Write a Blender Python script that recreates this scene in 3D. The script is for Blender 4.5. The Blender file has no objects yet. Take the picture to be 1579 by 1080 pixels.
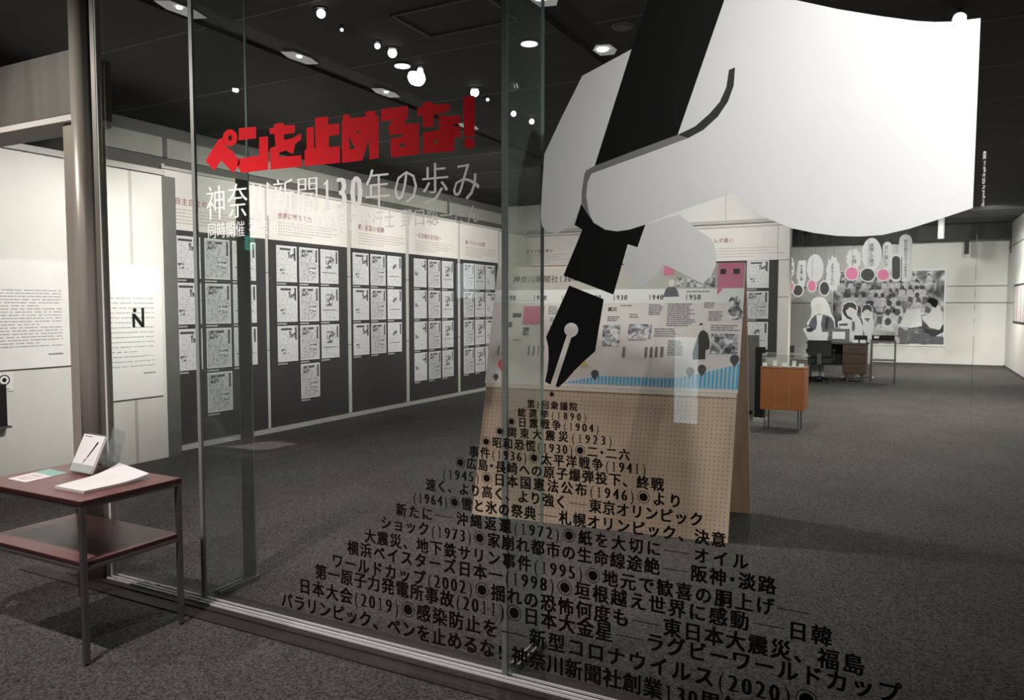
import bpy, math, random
from mathutils import Vector, Matrix
from mathutils.geometry import tessellate_polygon
random.seed(7)
S = bpy.context.scene
COL = S.collection

# ------------------------------------------------------------------ camera, world, lights, exposure
F, CX, CY, CAMH = 1170.0, 789.5, 540.0, 1.55
PITCH = math.atan(68 / F)
YAW = math.radians(27.631)
fw = Vector((-math.sin(YAW) * math.cos(PITCH), math.cos(YAW) * math.cos(PITCH), -math.sin(PITCH)))
rt = Vector((math.cos(YAW), math.sin(YAW), 0))
up = rt.cross(fw)
CAM = Vector((0, 0, CAMH))
cd = bpy.data.cameras.new('camera')
cam = bpy.data.objects.new('camera', cd)
COL.objects.link(cam)
cd.sensor_width = 36
cd.lens = 36 * F / 1579
cd.clip_start = 0.05
cam.matrix_world = Matrix.Translation(CAM) @ Matrix((rt, up, -fw)).transposed().to_4x4()
S.camera = cam

S.view_settings.view_transform = 'Standard'
S.view_settings.look = 'None'
S.view_settings.gamma = 1
S.view_settings.use_curve_mapping = False
S.view_settings.exposure = 0.0
S.cycles.use_denoising = True
S.cycles.transparent_max_bounces = 32
S.cycles.max_bounces = 6
S.cycles.sample_clamp_indirect = 3

w = bpy.data.worlds.new('world')
S.world = w
w.use_nodes = True
w.node_tree.nodes['Background'].inputs[0].default_value = (0.9, 0.97, 1.0, 1)
w.node_tree.nodes['Background'].inputs[1].default_value = 0.08


def spot(loc, aim, power, size=60, blend=0.6, radius=0.05, color=(1, 0.96, 0.9)):
    l = bpy.data.lights.new('spot_light', 'SPOT')
    l.energy = power
    l.spot_size = math.radians(size)
    l.spot_blend = blend
    l.shadow_soft_size = radius
    l.color = color
    o = bpy.data.objects.new('spot_light', l)
    COL.objects.link(o)
    o.location = loc
    o.rotation_euler = (Vector(aim) - Vector(loc)).to_track_quat('-Z', 'Y').to_euler()
    return o


SPX = -3.77
# track spots that wash the newspaper panels on the left
for y, ty, p, sz in ((4.2, 3.9, 240, 54), (4.92, 4.9, 105, 56), (5.1, 6.1, 105, 66), (6.4, 7.6, 100, 66),
                     (7.29, 9.0, 80, 66), (8.3, 10.6, 95, 64), (9.4, 12.2, 100, 62)):
    spot((SPX, y, 3.38), (-6.93, ty, 1.6 if ty < 5 else 2.1), p * (1.7 if ty < 5 else 3.7), sz, 0.8, 0.04, (1, 0.96, 0.91))
# downlights in the exhibition ceiling
for x, y, p in ((-2.68, 5.4, 14), (-3.88, 5.4, 10), (-1.5, 8.4, 15), (-0.2, 10.2, 24), (0.6, 7.6, 8), (0.3, 13.6, 60), (0.6, 19.8, 60), (-4.4, 11.5, 12)):
    spot((x, y, 3.5), (x, y, 0), p * 14, 125, 0.9, 0.06, (1, 0.97, 0.9))
# timeline board and end partition
spot((-2.33, 3.55, 3.45), (-2.0, 5.15, 1.55), 60, 44, 0.8, 0.05, (1, 0.94, 0.9))
spot((-3.2, 10.6, 3.45), (-4.0, 14, 2.6), 300, 80, 0.8, 0.05, (1, 0.97, 0.95))
spot((-0.9, 10.4, 3.45), (-2.6, 14, 2.2), 240, 66, 0.8, 0.05, (1, 0.97, 0.95))
# far room
spot((-1.2, 14.4, 3.4), (-1.35, 18, 2.0), 420, 64, 0.7, 0.06, (1, 0.99, 0.97))
spot((-0.2, 18.8, 3.4), (-0.4, 22.9, 1.5), 260, 90, 0.8, 0.06, (1, 0.98, 0.93))
spot((1.4, 18.0, 3.4), (1.8, 22.9, 2.0), 170, 90, 0.8, 0.06, (1, 0.98, 0.93))
spot((0.7, 18.6, 3.4), (2.17, 20.6, 2.0), 320, 60, 0.8, 0.06, (1, 1, 0.97))
# foyer side
spot((1.15, 1.05, 3.2), (0.25, 2.7, 2.3), 370, 72, 1.0, 0.05, (1, 0.99, 0.96))
spot((-2.7, 0.9, 3.3), (-3.0, 2.0, 0), 300, 95, 0.8, 0.06, (1, 0.87, 0.88))
spot((-4.9, 0.9, 3.3), (-4.1, 2.66, 1.7), 170, 85, 0.8, 0.012, (1, 0.93, 0.85))
spot((-3.4, 0.5, 3.3), (-2.9, 2.7, 2.3), 170, 60, 0.9, 0.06, (1, 0.95, 0.9))


# ------------------------------------------------------------------ materials
def new_mat(name):
    m = bpy.data.materials.new(name)
    m.use_nodes = True
    nt = m.node_tree
    return m, nt, nt.nodes['Principled BSDF']


def mat(name, col, rough=0.6, metal=0.0, var=0.08, scale=6.0, bump=0.0, bscale=60.0, spec=0.4, stretch=None):
    m, nt, b = new_mat(name)
    N, L = nt.nodes, nt.links
    tc = N.new('ShaderNodeTexCoord')
    src = tc.outputs['Object']
    if stretch:
        mp = N.new('ShaderNodeMapping')
        mp.inputs['Scale'].default_value = stretch
        L.new(src, mp.inputs[0])
        src = mp.outputs[0]
    no = N.new('ShaderNodeTexNoise')
    no.inputs['Scale'].default_value = scale
    no.inputs['Detail'].default_value = 4
    L.new(src, no.inputs['Vector'])
    cr = N.new('ShaderNodeValToRGB')
    c = Vector(col)
    cr.color_ramp.elements[0].position = 0.3
    cr.color_ramp.elements[1].position = 0.7
    cr.color_ramp.elements[0].color = (*(c * (1 - var)), 1)
    cr.color_ramp.elements[1].color = (*[min(1, x) for x in c * (1 + var)], 1)
    L.new(no.outputs['Fac'], cr.inputs[0])
    L.new(cr.outputs[0], b.inputs['Base Color'])
    b.inputs['Roughness'].default_value = rough
    b.inputs['Metallic'].default_value = metal
    b.inputs['Specular IOR Level'].default_value = spec
    if bump:
        n2 = N.new('ShaderNodeTexNoise')
        n2.inputs['Scale'].default_value = bscale
        L.new(src, n2.inputs['Vector'])
        bp = N.new('ShaderNodeBump')
        bp.inputs['Strength'].default_value = bump
        bp.inputs['Distance'].default_value = 0.005
        L.new(n2.outputs['Fac'], bp.inputs['Height'])
        L.new(bp.outputs[0], b.inputs['Normal'])
    return m


def emit_mat(name, col, st):
    m, nt, b = new_mat(name)
    b.inputs['Base Color'].default_value = (*col, 1)
    b.inputs['Emission Color'].default_value = (*col, 1)
    b.inputs['Emission Strength'].default_value = st
    return m


def glass_mat(name, tint, haze=0.0, hcol=(0.4, 0.45, 0.42), f0=0.04):
    m = bpy.data.materials.new(name)
    m.use_nodes = True
    nt = m.node_tree
    N, L = nt.nodes, nt.links
    N.clear()
    out = N.new('ShaderNodeOutputMaterial')
    tr = N.new('ShaderNodeBsdfTransparent')
    tr.inputs[0].default_value = (*tint, 1)
    gl = N.new('ShaderNodeBsdfGlossy')
    gl.inputs['Roughness'].default_value = 0.0
    lw = N.new('ShaderNodeLayerWeight')
    lw.inputs[0].default_value = 0.5
    pw = N.new('ShaderNodeMath'); pw.operation = 'POWER'; pw.inputs[1].default_value = 5
    mu = N.new('ShaderNodeMath'); mu.operation = 'MULTIPLY_ADD'; mu.inputs[1].default_value = 1 - f0; mu.inputs[2].default_value = f0
    mx = N.new('ShaderNodeMixShader')
    L.new(lw.outputs['Facing'], pw.inputs[0])
    L.new(pw.outputs[0], mu.inputs[0])
    L.new(mu.outputs[0], mx.inputs[0])
    L.new(tr.outputs[0], mx.inputs[1])
    L.new(gl.outputs[0], mx.inputs[2])
    last = mx
    if haze:
        df = N.new('ShaderNodeBsdfDiffuse')
        df.inputs[0].default_value = (*hcol, 1)
        m2 = N.new('ShaderNodeMixShader')
        m2.inputs[0].default_value = haze
        L.new(mx.outputs[0], m2.inputs[1])
        L.new(df.outputs[0], m2.inputs[2])
        last = m2
    L.new(last.outputs[0], out.inputs[0])
    return m


def carpet_mat():
    m, nt, b = new_mat('grey_carpet')
    N, L = nt.nodes, nt.links
    tc = N.new('ShaderNodeTexCoord')
    n1 = N.new('ShaderNodeTexNoise'); n1.inputs['Scale'].default_value = 95; n1.inputs['Detail'].default_value = 3
    n2 = N.new('ShaderNodeTexNoise'); n2.inputs['Scale'].default_value = 1.3; n2.inputs['Detail'].default_value = 3
    L.new(tc.outputs['Object'], n1.inputs['Vector'])
    L.new(tc.outputs['Object'], n2.inputs['Vector'])
    c1 = N.new('ShaderNodeValToRGB')
    c1.color_ramp.elements[0].position = 0.32; c1.color_ramp.elements[0].color = (0.028, 0.026, 0.025, 1)
    c1.color_ramp.elements[1].position = 0.7; c1.color_ramp.elements[1].color = (0.150, 0.142, 0.134, 1)
    L.new(n1.outputs['Fac'], c1.inputs[0])
    c2 = N.new('ShaderNodeValToRGB')
    c2.color_ramp.elements[0].position = 0.35; c2.color_ramp.elements[0].color = (0.85, 0.85, 0.84, 1)
    c2.color_ramp.elements[1].position = 0.65; c2.color_ramp.elements[1].color = (1, 1, 1, 1)
    L.new(n2.outputs['Fac'], c2.inputs[0])
    mx = N.new('ShaderNodeMix'); mx.data_type = 'RGBA'; mx.blend_type = 'MULTIPLY'; mx.inputs[0].default_value = 1
    L.new(c1.outputs[0], mx.inputs[6]); L.new(c2.outputs[0], mx.inputs[7])
    L.new(mx.outputs[2], b.inputs['Base Color'])
    b.inputs['Roughness'].default_value = 0.95
    b.inputs['Specular IOR Level'].default_value = 0.1
    bp = N.new('ShaderNodeBump'); bp.inputs['Strength'].default_value = 0.5; bp.inputs['Distance'].default_value = 0.004
    L.new(n1.outputs['Fac'], bp.inputs['Height']); L.new(bp.outputs[0], b.inputs['Normal'])
    return m


def print_mat(name, lo, hi, sx, sy, thr=0.5, nscale=9.0, paper=(0.72, 0.73, 0.73)):
    """newsprint: rows of tiny type broken by noise, in the sheet's own coordinates"""
    m, nt, b = new_mat(name)
    N, L = nt.nodes, nt.links
    tc = N.new('ShaderNodeTexCoord')
    mp = N.new('ShaderNodeMapping'); mp.inputs['Scale'].default_value = (sx, sx, sy)
    L.new(tc.outputs['Object'], mp.inputs[0])
    n1 = N.new('ShaderNodeTexNoise'); n1.inputs['Scale'].default_value = 1.0; n1.inputs['Detail'].default_value = 2
    L.new(mp.outputs[0], n1.inputs['Vector'])
    n2 = N.new('ShaderNodeTexVoronoi'); n2.inputs['Scale'].default_value = nscale
    L.new(tc.outputs['Object'], n2.inputs['Vector'])
    ad = N.new('ShaderNodeMath'); ad.operation = 'MULTIPLY_ADD'; ad.inputs[1].default_value = 0.35
    L.new(n2.outputs['Distance'], ad.inputs[0]); L.new(n1.outputs['Fac'], ad.inputs[2])
    cr = N.new('ShaderNodeValToRGB')
    cr.color_ramp.elements[0].position = thr - 0.06; cr.color_ramp.elements[0].color = (*lo, 1)
    cr.color_ramp.elements[1].position = thr + 0.16; cr.color_ramp.elements[1].color = (*hi, 1)
    L.new(ad.outputs[0], cr.inputs[0])
    L.new(cr.outputs[0], b.inputs['Base Color'])
    b.inputs['Roughness'].default_value = 0.6
    return m


def peg_mat():
    m, nt, b = new_mat('pegboard_wood')
    N, L = nt.nodes, nt.links
    tc = N.new('ShaderNodeTexCoord')
    mp = N.new('ShaderNodeMapping'); mp.inputs['Scale'].default_value = (1 / 0.03,) * 3
    L.new(tc.outputs['UV'], mp.inputs[0])
    fr = N.new('ShaderNodeVectorMath'); fr.operation = 'FRACTION'
    L.new(mp.outputs[0], fr.inputs[0])
    ds = N.new('ShaderNodeVectorMath'); ds.operation = 'DISTANCE'; ds.inputs[1].default_value = (0.5, 0.5, 0)
    L.new(fr.outputs[0], ds.inputs[0])
    lt = N.new('ShaderNodeMath'); lt.operation = 'LESS_THAN'; lt.inputs[1].default_value = 0.13
    L.new(ds.outputs['Value'], lt.inputs[0])
    no = N.new('ShaderNodeTexNoise'); no.inputs['Scale'].default_value = 3; no.inputs['Detail'].default_value = 5
    m2 = N.new('ShaderNodeMapping'); m2.inputs['Scale'].default_value = (6, 0.6, 1)
    L.new(tc.outputs['UV'], m2.inputs[0]); L.new(m2.outputs[0], no.inputs['Vector'])
    cr = N.new('ShaderNodeValToRGB')
    cr.color_ramp.elements[0].color = (0.50, 0.36, 0.26, 1); cr.color_ramp.elements[1].color = (0.62, 0.47, 0.36, 1)
    L.new(no.outputs['Fac'], cr.inputs[0])
    mx = N.new('ShaderNodeMix'); mx.data_type = 'RGBA'
    L.new(lt.outputs[0], mx.inputs[0]); L.new(cr.outputs[0], mx.inputs[6])
    mx.inputs[7].default_value = (0.16, 0.10, 0.07, 1)
    L.new(mx.outputs[2], b.inputs['Base Color'])
    b.inputs['Roughness'].default_value = 0.6
    return m


def photo_mat(name='monochrome_photo_print', sc=3.2):
    m, nt, b = new_mat(name)
    N, L = nt.nodes, nt.links
    tc = N.new('ShaderNodeTexCoord')
    n1 = N.new('ShaderNodeTexNoise'); n1.inputs['Scale'].default_value = sc; n1.inputs['Detail'].default_value = 6; n1.inputs['Distortion'].default_value = 0.6
    L.new(tc.outputs['Object'], n1.inputs['Vector'])
    cr = N.new('ShaderNodeValToRGB')
    e = cr.color_ramp.elements
    e[0].position = 0.38; e[0].color = (0.05, 0.05, 0.055, 1)
    e[1].position = 0.62; e[1].color = (0.72, 0.71, 0.74, 1)
    x = e.new(0.5); x.color = (0.26, 0.26, 0.28, 1)
    L.new(n1.outputs['Fac'], cr.inputs[0]); L.new(cr.outputs[0], b.inputs['Base Color'])
    b.inputs['Roughness'].default_value = 0.5
    return m


MT = dict(
    carpet=carpet_mat(),
    wall=mat('white_wall_board', (0.70, 0.69, 0.65), 0.7, var=0.03, scale=2),
    panelwhite=mat('warm_white_banner', (0.72, 0.69, 0.66), 0.7, var=0.02),
    darkwall=mat('dark_upper_wall', (0.15, 0.15, 0.14), 0.9, var=0.1),
    spillwall=mat('painted_light_spill', (0.42, 0.42, 0.38), 0.9, var=0.05),  # paler tone stands for spot light spilling on the wall
    ceil=mat('charcoal_ceiling', (0.055, 0.055, 0.053), 0.85, var=0.08, scale=3),
    seam=mat('ceiling_joint_grey', (0.17, 0.17, 0.165), 0.7),
    black=mat('black_slot', (0.006, 0.006, 0.006), 0.6),
    steel=mat('brushed_stainless_steel', (0.46, 0.42, 0.37), 0.36, 0.25, var=0.06, scale=2, bump=0.05, stretch=(40, 40, 0.6)),
    dsteel=mat('dark_bronze_steel', (0.36, 0.35, 0.32), 0.4, 0.8, var=0.1, scale=3),
    lintel=mat('dull_steel_lintel', (0.16, 0.155, 0.14), 0.5, 0.2, var=0.18, scale=1.6, stretch=(6, 6, 0.4)),
    chrome=mat('polished_rail', (0.92, 0.92, 0.90), 0.25, 0.0, var=0.03),
    plate=mat('dark_floor_plate', (0.040, 0.031, 0.031), 0.55, 0.0, spec=0.15, var=0.1, scale=4),
    seal=mat('grey_joint_seal', (0.20, 0.215, 0.20), 0.35, var=0.05),
    edge=mat('polished_glass_edge', (0.30, 0.34, 0.32), 0.15, var=0.05, spec=0.8),
    glass=glass_mat('clear_glass', (0.975, 0.985, 0.978)),
    fin=glass_mat('green_tinted_fin_glass', (0.95, 0.98, 0.96), 0.09, (0.42, 0.48, 0.44)),
    finreflect=glass_mat('painted_fin_reflection', (0.5, 0.53, 0.51), 0.7, (0.22, 0.23, 0.20)),  # murky tint imitates the reflection inside the fin
    acrylic=glass_mat('clear_acrylic', (0.9, 0.93, 0.92), 0.10, (0.6, 0.62, 0.6)),
    frost=glass_mat('faint_display_glass', (0.93, 0.95, 0.94), 0.12, (0.5, 0.5, 0.48)),
    vwhite=mat('white_vinyl', (0.80, 0.80, 0.79), 0.45, var=0.01),
    vblack=mat('black_vinyl', (0.012, 0.012, 0.012), 0.5, spec=0.1, var=0.05),
    vtext=mat('black_vinyl_lettering', (0.008, 0.006, 0.005), 0.5, spec=0.1, var=0.05),
    vgrey=mat('grey_vinyl', (0.24, 0.23, 0.22), 0.45, var=0.03),
    vdark=mat('dark_grey_vinyl', (0.045, 0.045, 0.042), 0.45, var=0.03),
    vred=mat('red_vinyl', (0.60, 0.014, 0.02), 0.6, spec=0.05, var=0.02),
    dpanel=mat('charcoal_display_board', (0.045, 0.044, 0.044), 0.75, var=0.06, scale=2),
    post=mat('grey_white_panel_post', (0.50, 0.49, 0.46), 0.5, var=0.04),
    brown=mat('red_brown_print_ink', (0.30, 0.12, 0.10), 0.7),
    inkbody=mat('faded_brown_body_text', (0.42, 0.33, 0.29), 0.7),
    greyink=mat('soft_grey_print', (0.30, 0.30, 0.30), 0.7, var=0.3, scale=40),
    inkgrey=mat('dark_print_ink', (0.07, 0.07, 0.075), 0.7, var=0.2, scale=30),
    paper=mat('white_paper', (0.80, 0.80, 0.78), 0.7, var=0.02),
    sheet=mat('newspaper_margin', (0.66, 0.67, 0.67), 0.7, var=0.02),
    np1=print_mat('newsprint_light', (0.34, 0.34, 0.35), (0.66, 0.67, 0.67), 150, 260, 0.50, 30),
    np2=print_mat('newsprint_medium', (0.28, 0.28, 0.29), (0.60, 0.61, 0.61), 240, 120, 0.52, 40),
    np3=print_mat('newsprint_dense', (0.22, 0.22, 0.23), (0.54, 0.55, 0.55), 160, 160, 0.54, 26),
    halftone=photo_mat('halftone_photo', 22),
    photo=photo_mat(),
    tabletop=mat('red_brown_laminate', (0.17, 0.072, 0.070), 0.32, var=0.12, scale=3, stretch=(1, 8, 1)),
    tableedge=mat('dark_laminate_edge', (0.05, 0.02, 0.02), 0.4),
    leg=mat('grey_steel_tube', (0.20, 0.20, 0.19), 0.35, 0.7),
    peg=peg_mat(),
    plyw=mat('brown_plywood', (0.40, 0.27, 0.18), 0.6, var=0.15, scale=3, stretch=(6, 6, 0.6)),
    plyedge=mat('pale_board_edge', (0.62, 0.54, 0.46), 0.6),
    poster=mat('pale_pinkish_poster', (0.70, 0.645, 0.625), 0.6, var=0.02),
    posterband=mat('grey_beige_poster_band', (0.46, 0.44, 0.40), 0.6, var=0.02),
    posterlight=mat('white_year_strip', (0.76, 0.76, 0.74), 0.6, var=0.01),
    pink=mat('pink_print', (0.62, 0.20, 0.30), 0.6, var=0.03),
    lpink=mat('bright_pink_board', (0.85, 0.24, 0.42), 0.6, var=0.03),
    red=mat('red_pin_print', (0.62, 0.10, 0.13), 0.6),
    blue=mat('sky_blue_bars', (0.10, 0.42, 0.66), 0.6, var=0.03),
    yellow=mat('mustard_print', (0.60, 0.48, 0.12), 0.6),
    dgrey=mat('dark_grey_board', (0.085, 0.085, 0.085), 0.7, var=0.12, scale=12),
    orange=mat('orange_brown_cabinet_wood', (0.37, 0.135, 0.048), 0.45, var=0.08, scale=4, stretch=(1, 1, 5)),
    deskw=mat('brown_desk_drawers', (0.10, 0.065, 0.05), 0.5, var=0.08),
    chair=mat('dark_green_grey_chair', (0.028, 0.036, 0.033), 0.7, var=0.1),
    greym=mat('mid_grey_metal', (0.17, 0.17, 0.16), 0.5, 0.3),
    green=mat('pale_green_leaflet', (0.30, 0.52, 0.45), 0.6),
    hair=mat('pale_hair_print', (0.78, 0.77, 0.72), 0.6),
    jacket=mat('slate_jacket_print', (0.13, 0.13, 0.15), 0.6, var=0.2, scale=10),
    skin=mat('pale_face_print', (0.74, 0.70, 0.66), 0.6),
    lamp=emit_mat('lit_lamp_face', (1, 0.97, 0.92), 5),
    slotglow=emit_mat('painted_slot_glow', (1, 0.98, 0.95), 0.16),  # emission stands in for lamp light on the slot's inner side
    lamps=emit_mat('soft_lit_lamp', (1, 0.97, 0.93), 2.2),
    sign=emit_mat('reflection_panel_glow', (0.82, 0.95, 1.0), 2.6),  # glow of the added panels mirrored in the glass
    exitg=emit_mat('green_exit_sign_face', (0.15, 0.9, 0.65), 3),
)


# ------------------------------------------------------------------ mesh helpers
class MB:
    def __init__(s):
        s.v, s.f, s.uv = [], [], None

    def add(s, vs, fs):
        o = len(s.v)
        s.v += [Vector(p) for p in vs]
        s.f += [tuple(i + o for i in f) for f in fs]
        return s

    def box(s, x0, y0, z0, x1, y1, z1):
        x0, x1 = sorted((x0, x1)); y0, y1 = sorted((y0, y1)); z0, z1 = sorted((z0, z1))
        return s.add([(x0, y0, z0), (x1, y0, z0), (x1, y1, z0), (x0, y1, z0), (x0, y0, z1), (x1, y0, z1), (x1, y1, z1), (x0, y1, z1)],
                     [(0, 3, 2, 1), (4, 5, 6, 7), (0, 1, 5, 4), (1, 2, 6, 5), (2, 3, 7, 6), (3, 0, 4, 7)])

    def fbox(s, fr, a0, b0, a1, b1, c0, c1):
        """box in a frame: a along u, b along v, c along n"""
        P = fr.p
        return s.add([P(a0, b0, c0), P(a1, b0, c0), P(a1, b1, c0), P(a0, b1, c0), P(a0, b0, c1), P(a1, b0, c1), P(a1, b1, c1), P(a0, b1, c1)],
                     [(0, 3, 2, 1), (4, 5, 6, 7), (0, 1, 5, 4), (1, 2, 6, 5), (2, 3, 7, 6), (3, 0, 4, 7)])

    def cyl(s, p0, p1, r0, r1=None, n=16, caps=True):
        p0, p1 = Vector(p0), Vector(p1)
        r1 = r0 if r1 is None else r1
        d = (p1 - p0).normalized()
        a = d.orthogonal().normalized()
        b = d.cross(a)
        vs = []
        for p, r in ((p0, r0), (p1, r1)):
            for k in range(n):
                t = 2 * math.pi * k / n
                vs.append(p + a * (r * math.cos(t)) + b * (r * math.sin(t)))
        fs = [(k, (k + 1) % n, n + (k + 1) % n, n + k) for k in range(n)]
        if caps:
            fs += [tuple(range(n - 1, -1, -1)), tuple(range(n, 2 * n))]
        return s.add(vs, fs)

    def poly(s, fr, loops, c0=0.0, c1=0.0006):
        """flat shape with holes in a frame, from height c0 to c1 along the normal"""
        L3 = [[Vector((a, b, 0)) for a, b in lp] for lp in loops]
        tris = tessellate_polygon(L3)
        pts = [p for lp in loops for p in lp]
        n = len(pts)
        vs = [fr.p(a, b, c1) for a, b in pts] + [fr.p(a, b, c0) for a, b in pts]
        fs = []
        for t in tris:
            (x0, y0), (x1, y1), (x2, y2) = [pts[i] for i in t]
            if (x1 - x0) * (y2 - y0) - (x2 - x0) * (y1 - y0) < 0:
                t = (t[0], t[2], t[1])
            fs.append(tuple(t))
            fs.append(tuple(n + i for i in reversed(t)))
        o = 0
        for lp in loops:
            k = len(lp)
            for i in range(k):
                j = (i + 1) % k
                fs.append((o + i, o + j, n + o + j, n + o + i))
            o += k
        return s.add(vs, fs)


class Frame:
    def __init__(s, o, u, v):
        s.o, s.u, s.v = Vector(o), Vector(u).normalized(), Vector(v).normalized()
        s.n = s.u.cross(s.v)

    def p(s, a, b, c=0.0):
        return s.o + s.u * a + s.v * b + s.n * c

    def px(s, x, y):
        """pixel of the photograph -> coordinates on this surface"""
        d = fw + rt * ((x - CX) / F) - up * ((y - CY) / F)
        t = ((s.o - CAM) @ s.n) / (d @ s.n)
        q = CAM + d * t - s.o
        return (q @ s.u, q @ s.v)

    def off(s, c):
        return Frame(s.o + s.n * c, s.u, s.v)


def setp(o, label=None, cat=None, group=None, kind=None):
    if label: o['label'] = label
    if cat: o['category'] = cat
    if group: o['group'] = group
    if kind: o['kind'] = kind
    return o


def T(name, label, cat, loc, group=None, rz=0):
    o = bpy.data.objects.new(name, None)
    o.empty_display_size = 0.1
    COL.objects.link(o)
    o.location = loc
    o.rotation_euler = (0, 0, rz)
    return setp(o, label, cat, group)


def world_loc(o):
    l = Vector((0, 0, 0))
    while o:
        l += o.location
        o = o.parent
    return l


def B(name, mb, m, parent=None, smooth=False, kind=None, label=None, cat=None, group=None, local=False):
    vs = mb.v
    if parent is None:
        lo = Vector((min(p.x for p in vs), min(p.y for p in vs), min(p.z for p in vs)))
        hi = Vector((max(p.x for p in vs), max(p.y for p in vs), max(p.z for p in vs)))
        org = Vector(((lo.x + hi.x) / 2, (lo.y + hi.y) / 2, lo.z))
        sh = org
    else:
        org = Vector((0, 0, 0))
        sh = Vector((0, 0, 0)) if local else world_loc(parent)
    me = bpy.data.meshes.new(name)
    me.from_pydata([tuple(p - sh) for p in vs], [], mb.f)
    if mb.uv:
        uvl = me.uv_layers.new(name='UVMap')
        for l in me.loops:
            uvl.data[l.index].uv = mb.uv[l.vertex_index]
    me.materials.append(m)
    if smooth:
        for p in me.polygons:
            p.use_smooth = len(p.vertices) == 4
    me.update()
    o = bpy.data.objects.new(name, me)
    COL.objects.link(o)
    o.location = org
    if parent is not None:
        o.parent = parent
    return setp(o, label, cat, group, kind)


def struct(name, mb, m, parent=None, label=None):
    return B(name, mb, m, parent, kind=None if parent else 'structure', label=label)


def copy_tree(o, parent=None):
    c = o.copy()
    COL.objects.link(c)
    if parent is not None:
        c.parent = parent
    for ch in list(o.children):
        copy_tree(ch, c)
    return c


# lettering: Blender's own font, triangulated once per string
_tc = {}


def glyphs(s, bold=0.0, spacing=1.0, contrast=False, res=2):
    key = (s, bold, contrast)
    if key in _tc: return _tc[key]
    cu = bpy.data.curves.new('lettering', 'FONT')
    cu.body = s
    cu.size = 1
    cu.offset = -0.012 if contrast else 0
    cu.resolution_u = res
    cu.fill_mode = 'FRONT'
    o = bpy.data.objects.new('lettering', cu)
    COL.objects.link(o)
    dg = bpy.context.evaluated_depsgraph_get()
    me = o.evaluated_get(dg).to_mesh()
    v0 = [(v.co.x, v.co.y) for v in me.vertices]
    f0 = [tuple(p.vertices) for p in me.polygons]
    vs, fs = [], []
    for dx, dy in ((((-bold, 0), (-bold / 3, 0), (bold / 3, 0), (bold, 0)) if contrast else ((-bold, -bold * .6), (bold, -bold * .6), (bold, bold * .6), (-bold, bold * .6))) if bold else ((0, 0),)):
        k = len(vs)
        vs += [(x + dx, y + dy) for x, y in v0]
        fs += [tuple(i + k for i in f) for f in f0]
    o.evaluated_get(dg).to_mesh_clear()
    bpy.data.objects.remove(o)
    bpy.data.curves.remove(cu)
    if not vs: vs = [(0, 0)]
    bb = (min(a for a, b in vs), min(b for a, b in vs), max(a for a, b in vs), max(b for a, b in vs))
    _tc[key] = (vs, fs, bb)
    return _tc[key]


def unit(ch):
    if ch in '0123456789': return .56
    if ch in '()': return .46
    if ch == '─': return 1.6
    if ch == '・': return .5
    if ch == '!': return .55
    if ch == ' ': return .35
    if ch.isascii(): return .55
    return 1.0


def typeset(mb, fr, s, a0, a1, bc, cap=None, bold=0.02, c=0.0008, hs=1.0, mincho=False):
    """set s character by character between a0 and a1; cap is the largest character size"""
    us = [unit(ch) for ch in s]
    pitch = (a1 - a0) / (sum(us) - .08)
    em = min(pitch, cap) if cap else pitch
    x = a0 - .04 * pitch
    for ch, u in zip(s, us):
        xm = x + u * pitch / 2
        x += u * pitch
        if ch == ' ': continue
        if ch == '─':
            mb.fbox(fr, xm - .70 * pitch, bc - .022 * em, xm + .70 * pitch, bc + .022 * em, c - .0004, c)
            continue
        latin = ch in '0123456789()'
        if ch == '◉':
            r = .44 * em
            pts = [(math.cos(2 * math.pi * k / 28), math.sin(2 * math.pi * k / 28)) for k in range(28)]
            mb.poly(fr, [[(xm + r * a, bc + r * b) for a, b in pts], [(xm + r * .90 * a, bc + r * .90 * b) for a, b in pts]], c - .0004, c)
            mb.poly(fr, [[(xm + r * .66 * a, bc + r * .66 * b) for a, b in pts]], c - .0004, c)
            continue
        contrast = mincho or latin
        vs, fs, bb = glyphs(ch, (.062 if latin else bold), 1.0, contrast)
        ex = em * (.86 if latin else .96)
        ey = em * hs * (1.06 if latin else .96)
        if ch in '()': vs, fs, bb = glyphs(ch, .02, 1.0, True)
        if ch == '1' and latin:
            k = len(vs); h = bb[3]; w0 = (bb[0] + bb[2]) / 2
            st = [(w0 - .055, 0), (w0 + .055, 0), (w0 + .055, h), (w0 + .01, h), (w0 - .15, h - .09), (w0 - .15, h - .12), (w0 - .055, h - .11)]
            ft = [(w0 - .17, 0), (w0 + .17, 0), (w0 + .17, .03), (w0 - .17, .03)]
            vs = st + ft
            fs = [tuple(range(7)), tuple(range(7, 11))]
            bb = (w0 - .2, 0, w0 + .2, h)
        cxg = (bb[0] + bb[2]) / 2
        if not ch.isascii(): cxg = .5
        mb.add([fr.p(xm + (gx - cxg) * ex, bc + (gy - .37) * ey, c + .00008 * (4 * i // len(vs))) for i, (gx, gy) in enumerate(vs)], fs)
    return em


def text_fit(mb, fr, s, a0, a1, bc, em=None, bold=0.0, c=0.0008, hs=1.0, slope=0.0):
    return typeset(mb, fr, s, a0, a1, bc, em, bold, c, hs)


# ------------------------------------------------------------------ the setting
G = Frame((0, 2.7, 0), (1, 0, 0), (0, 0, 1))          # outer glass plane, facing the foyer
LW = Frame((-6.93, 0, 0), (0, 1, 0), (0, 0, 1))       # faces of the newspaper panels
LT = Frame((-6.70, 0, 0), (0, 1, 0), (0, 0, 1))       # near white wall with the text boards
CH = 3.6
XL, XR, YB = -7.6, 2.17, 22.9

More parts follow.
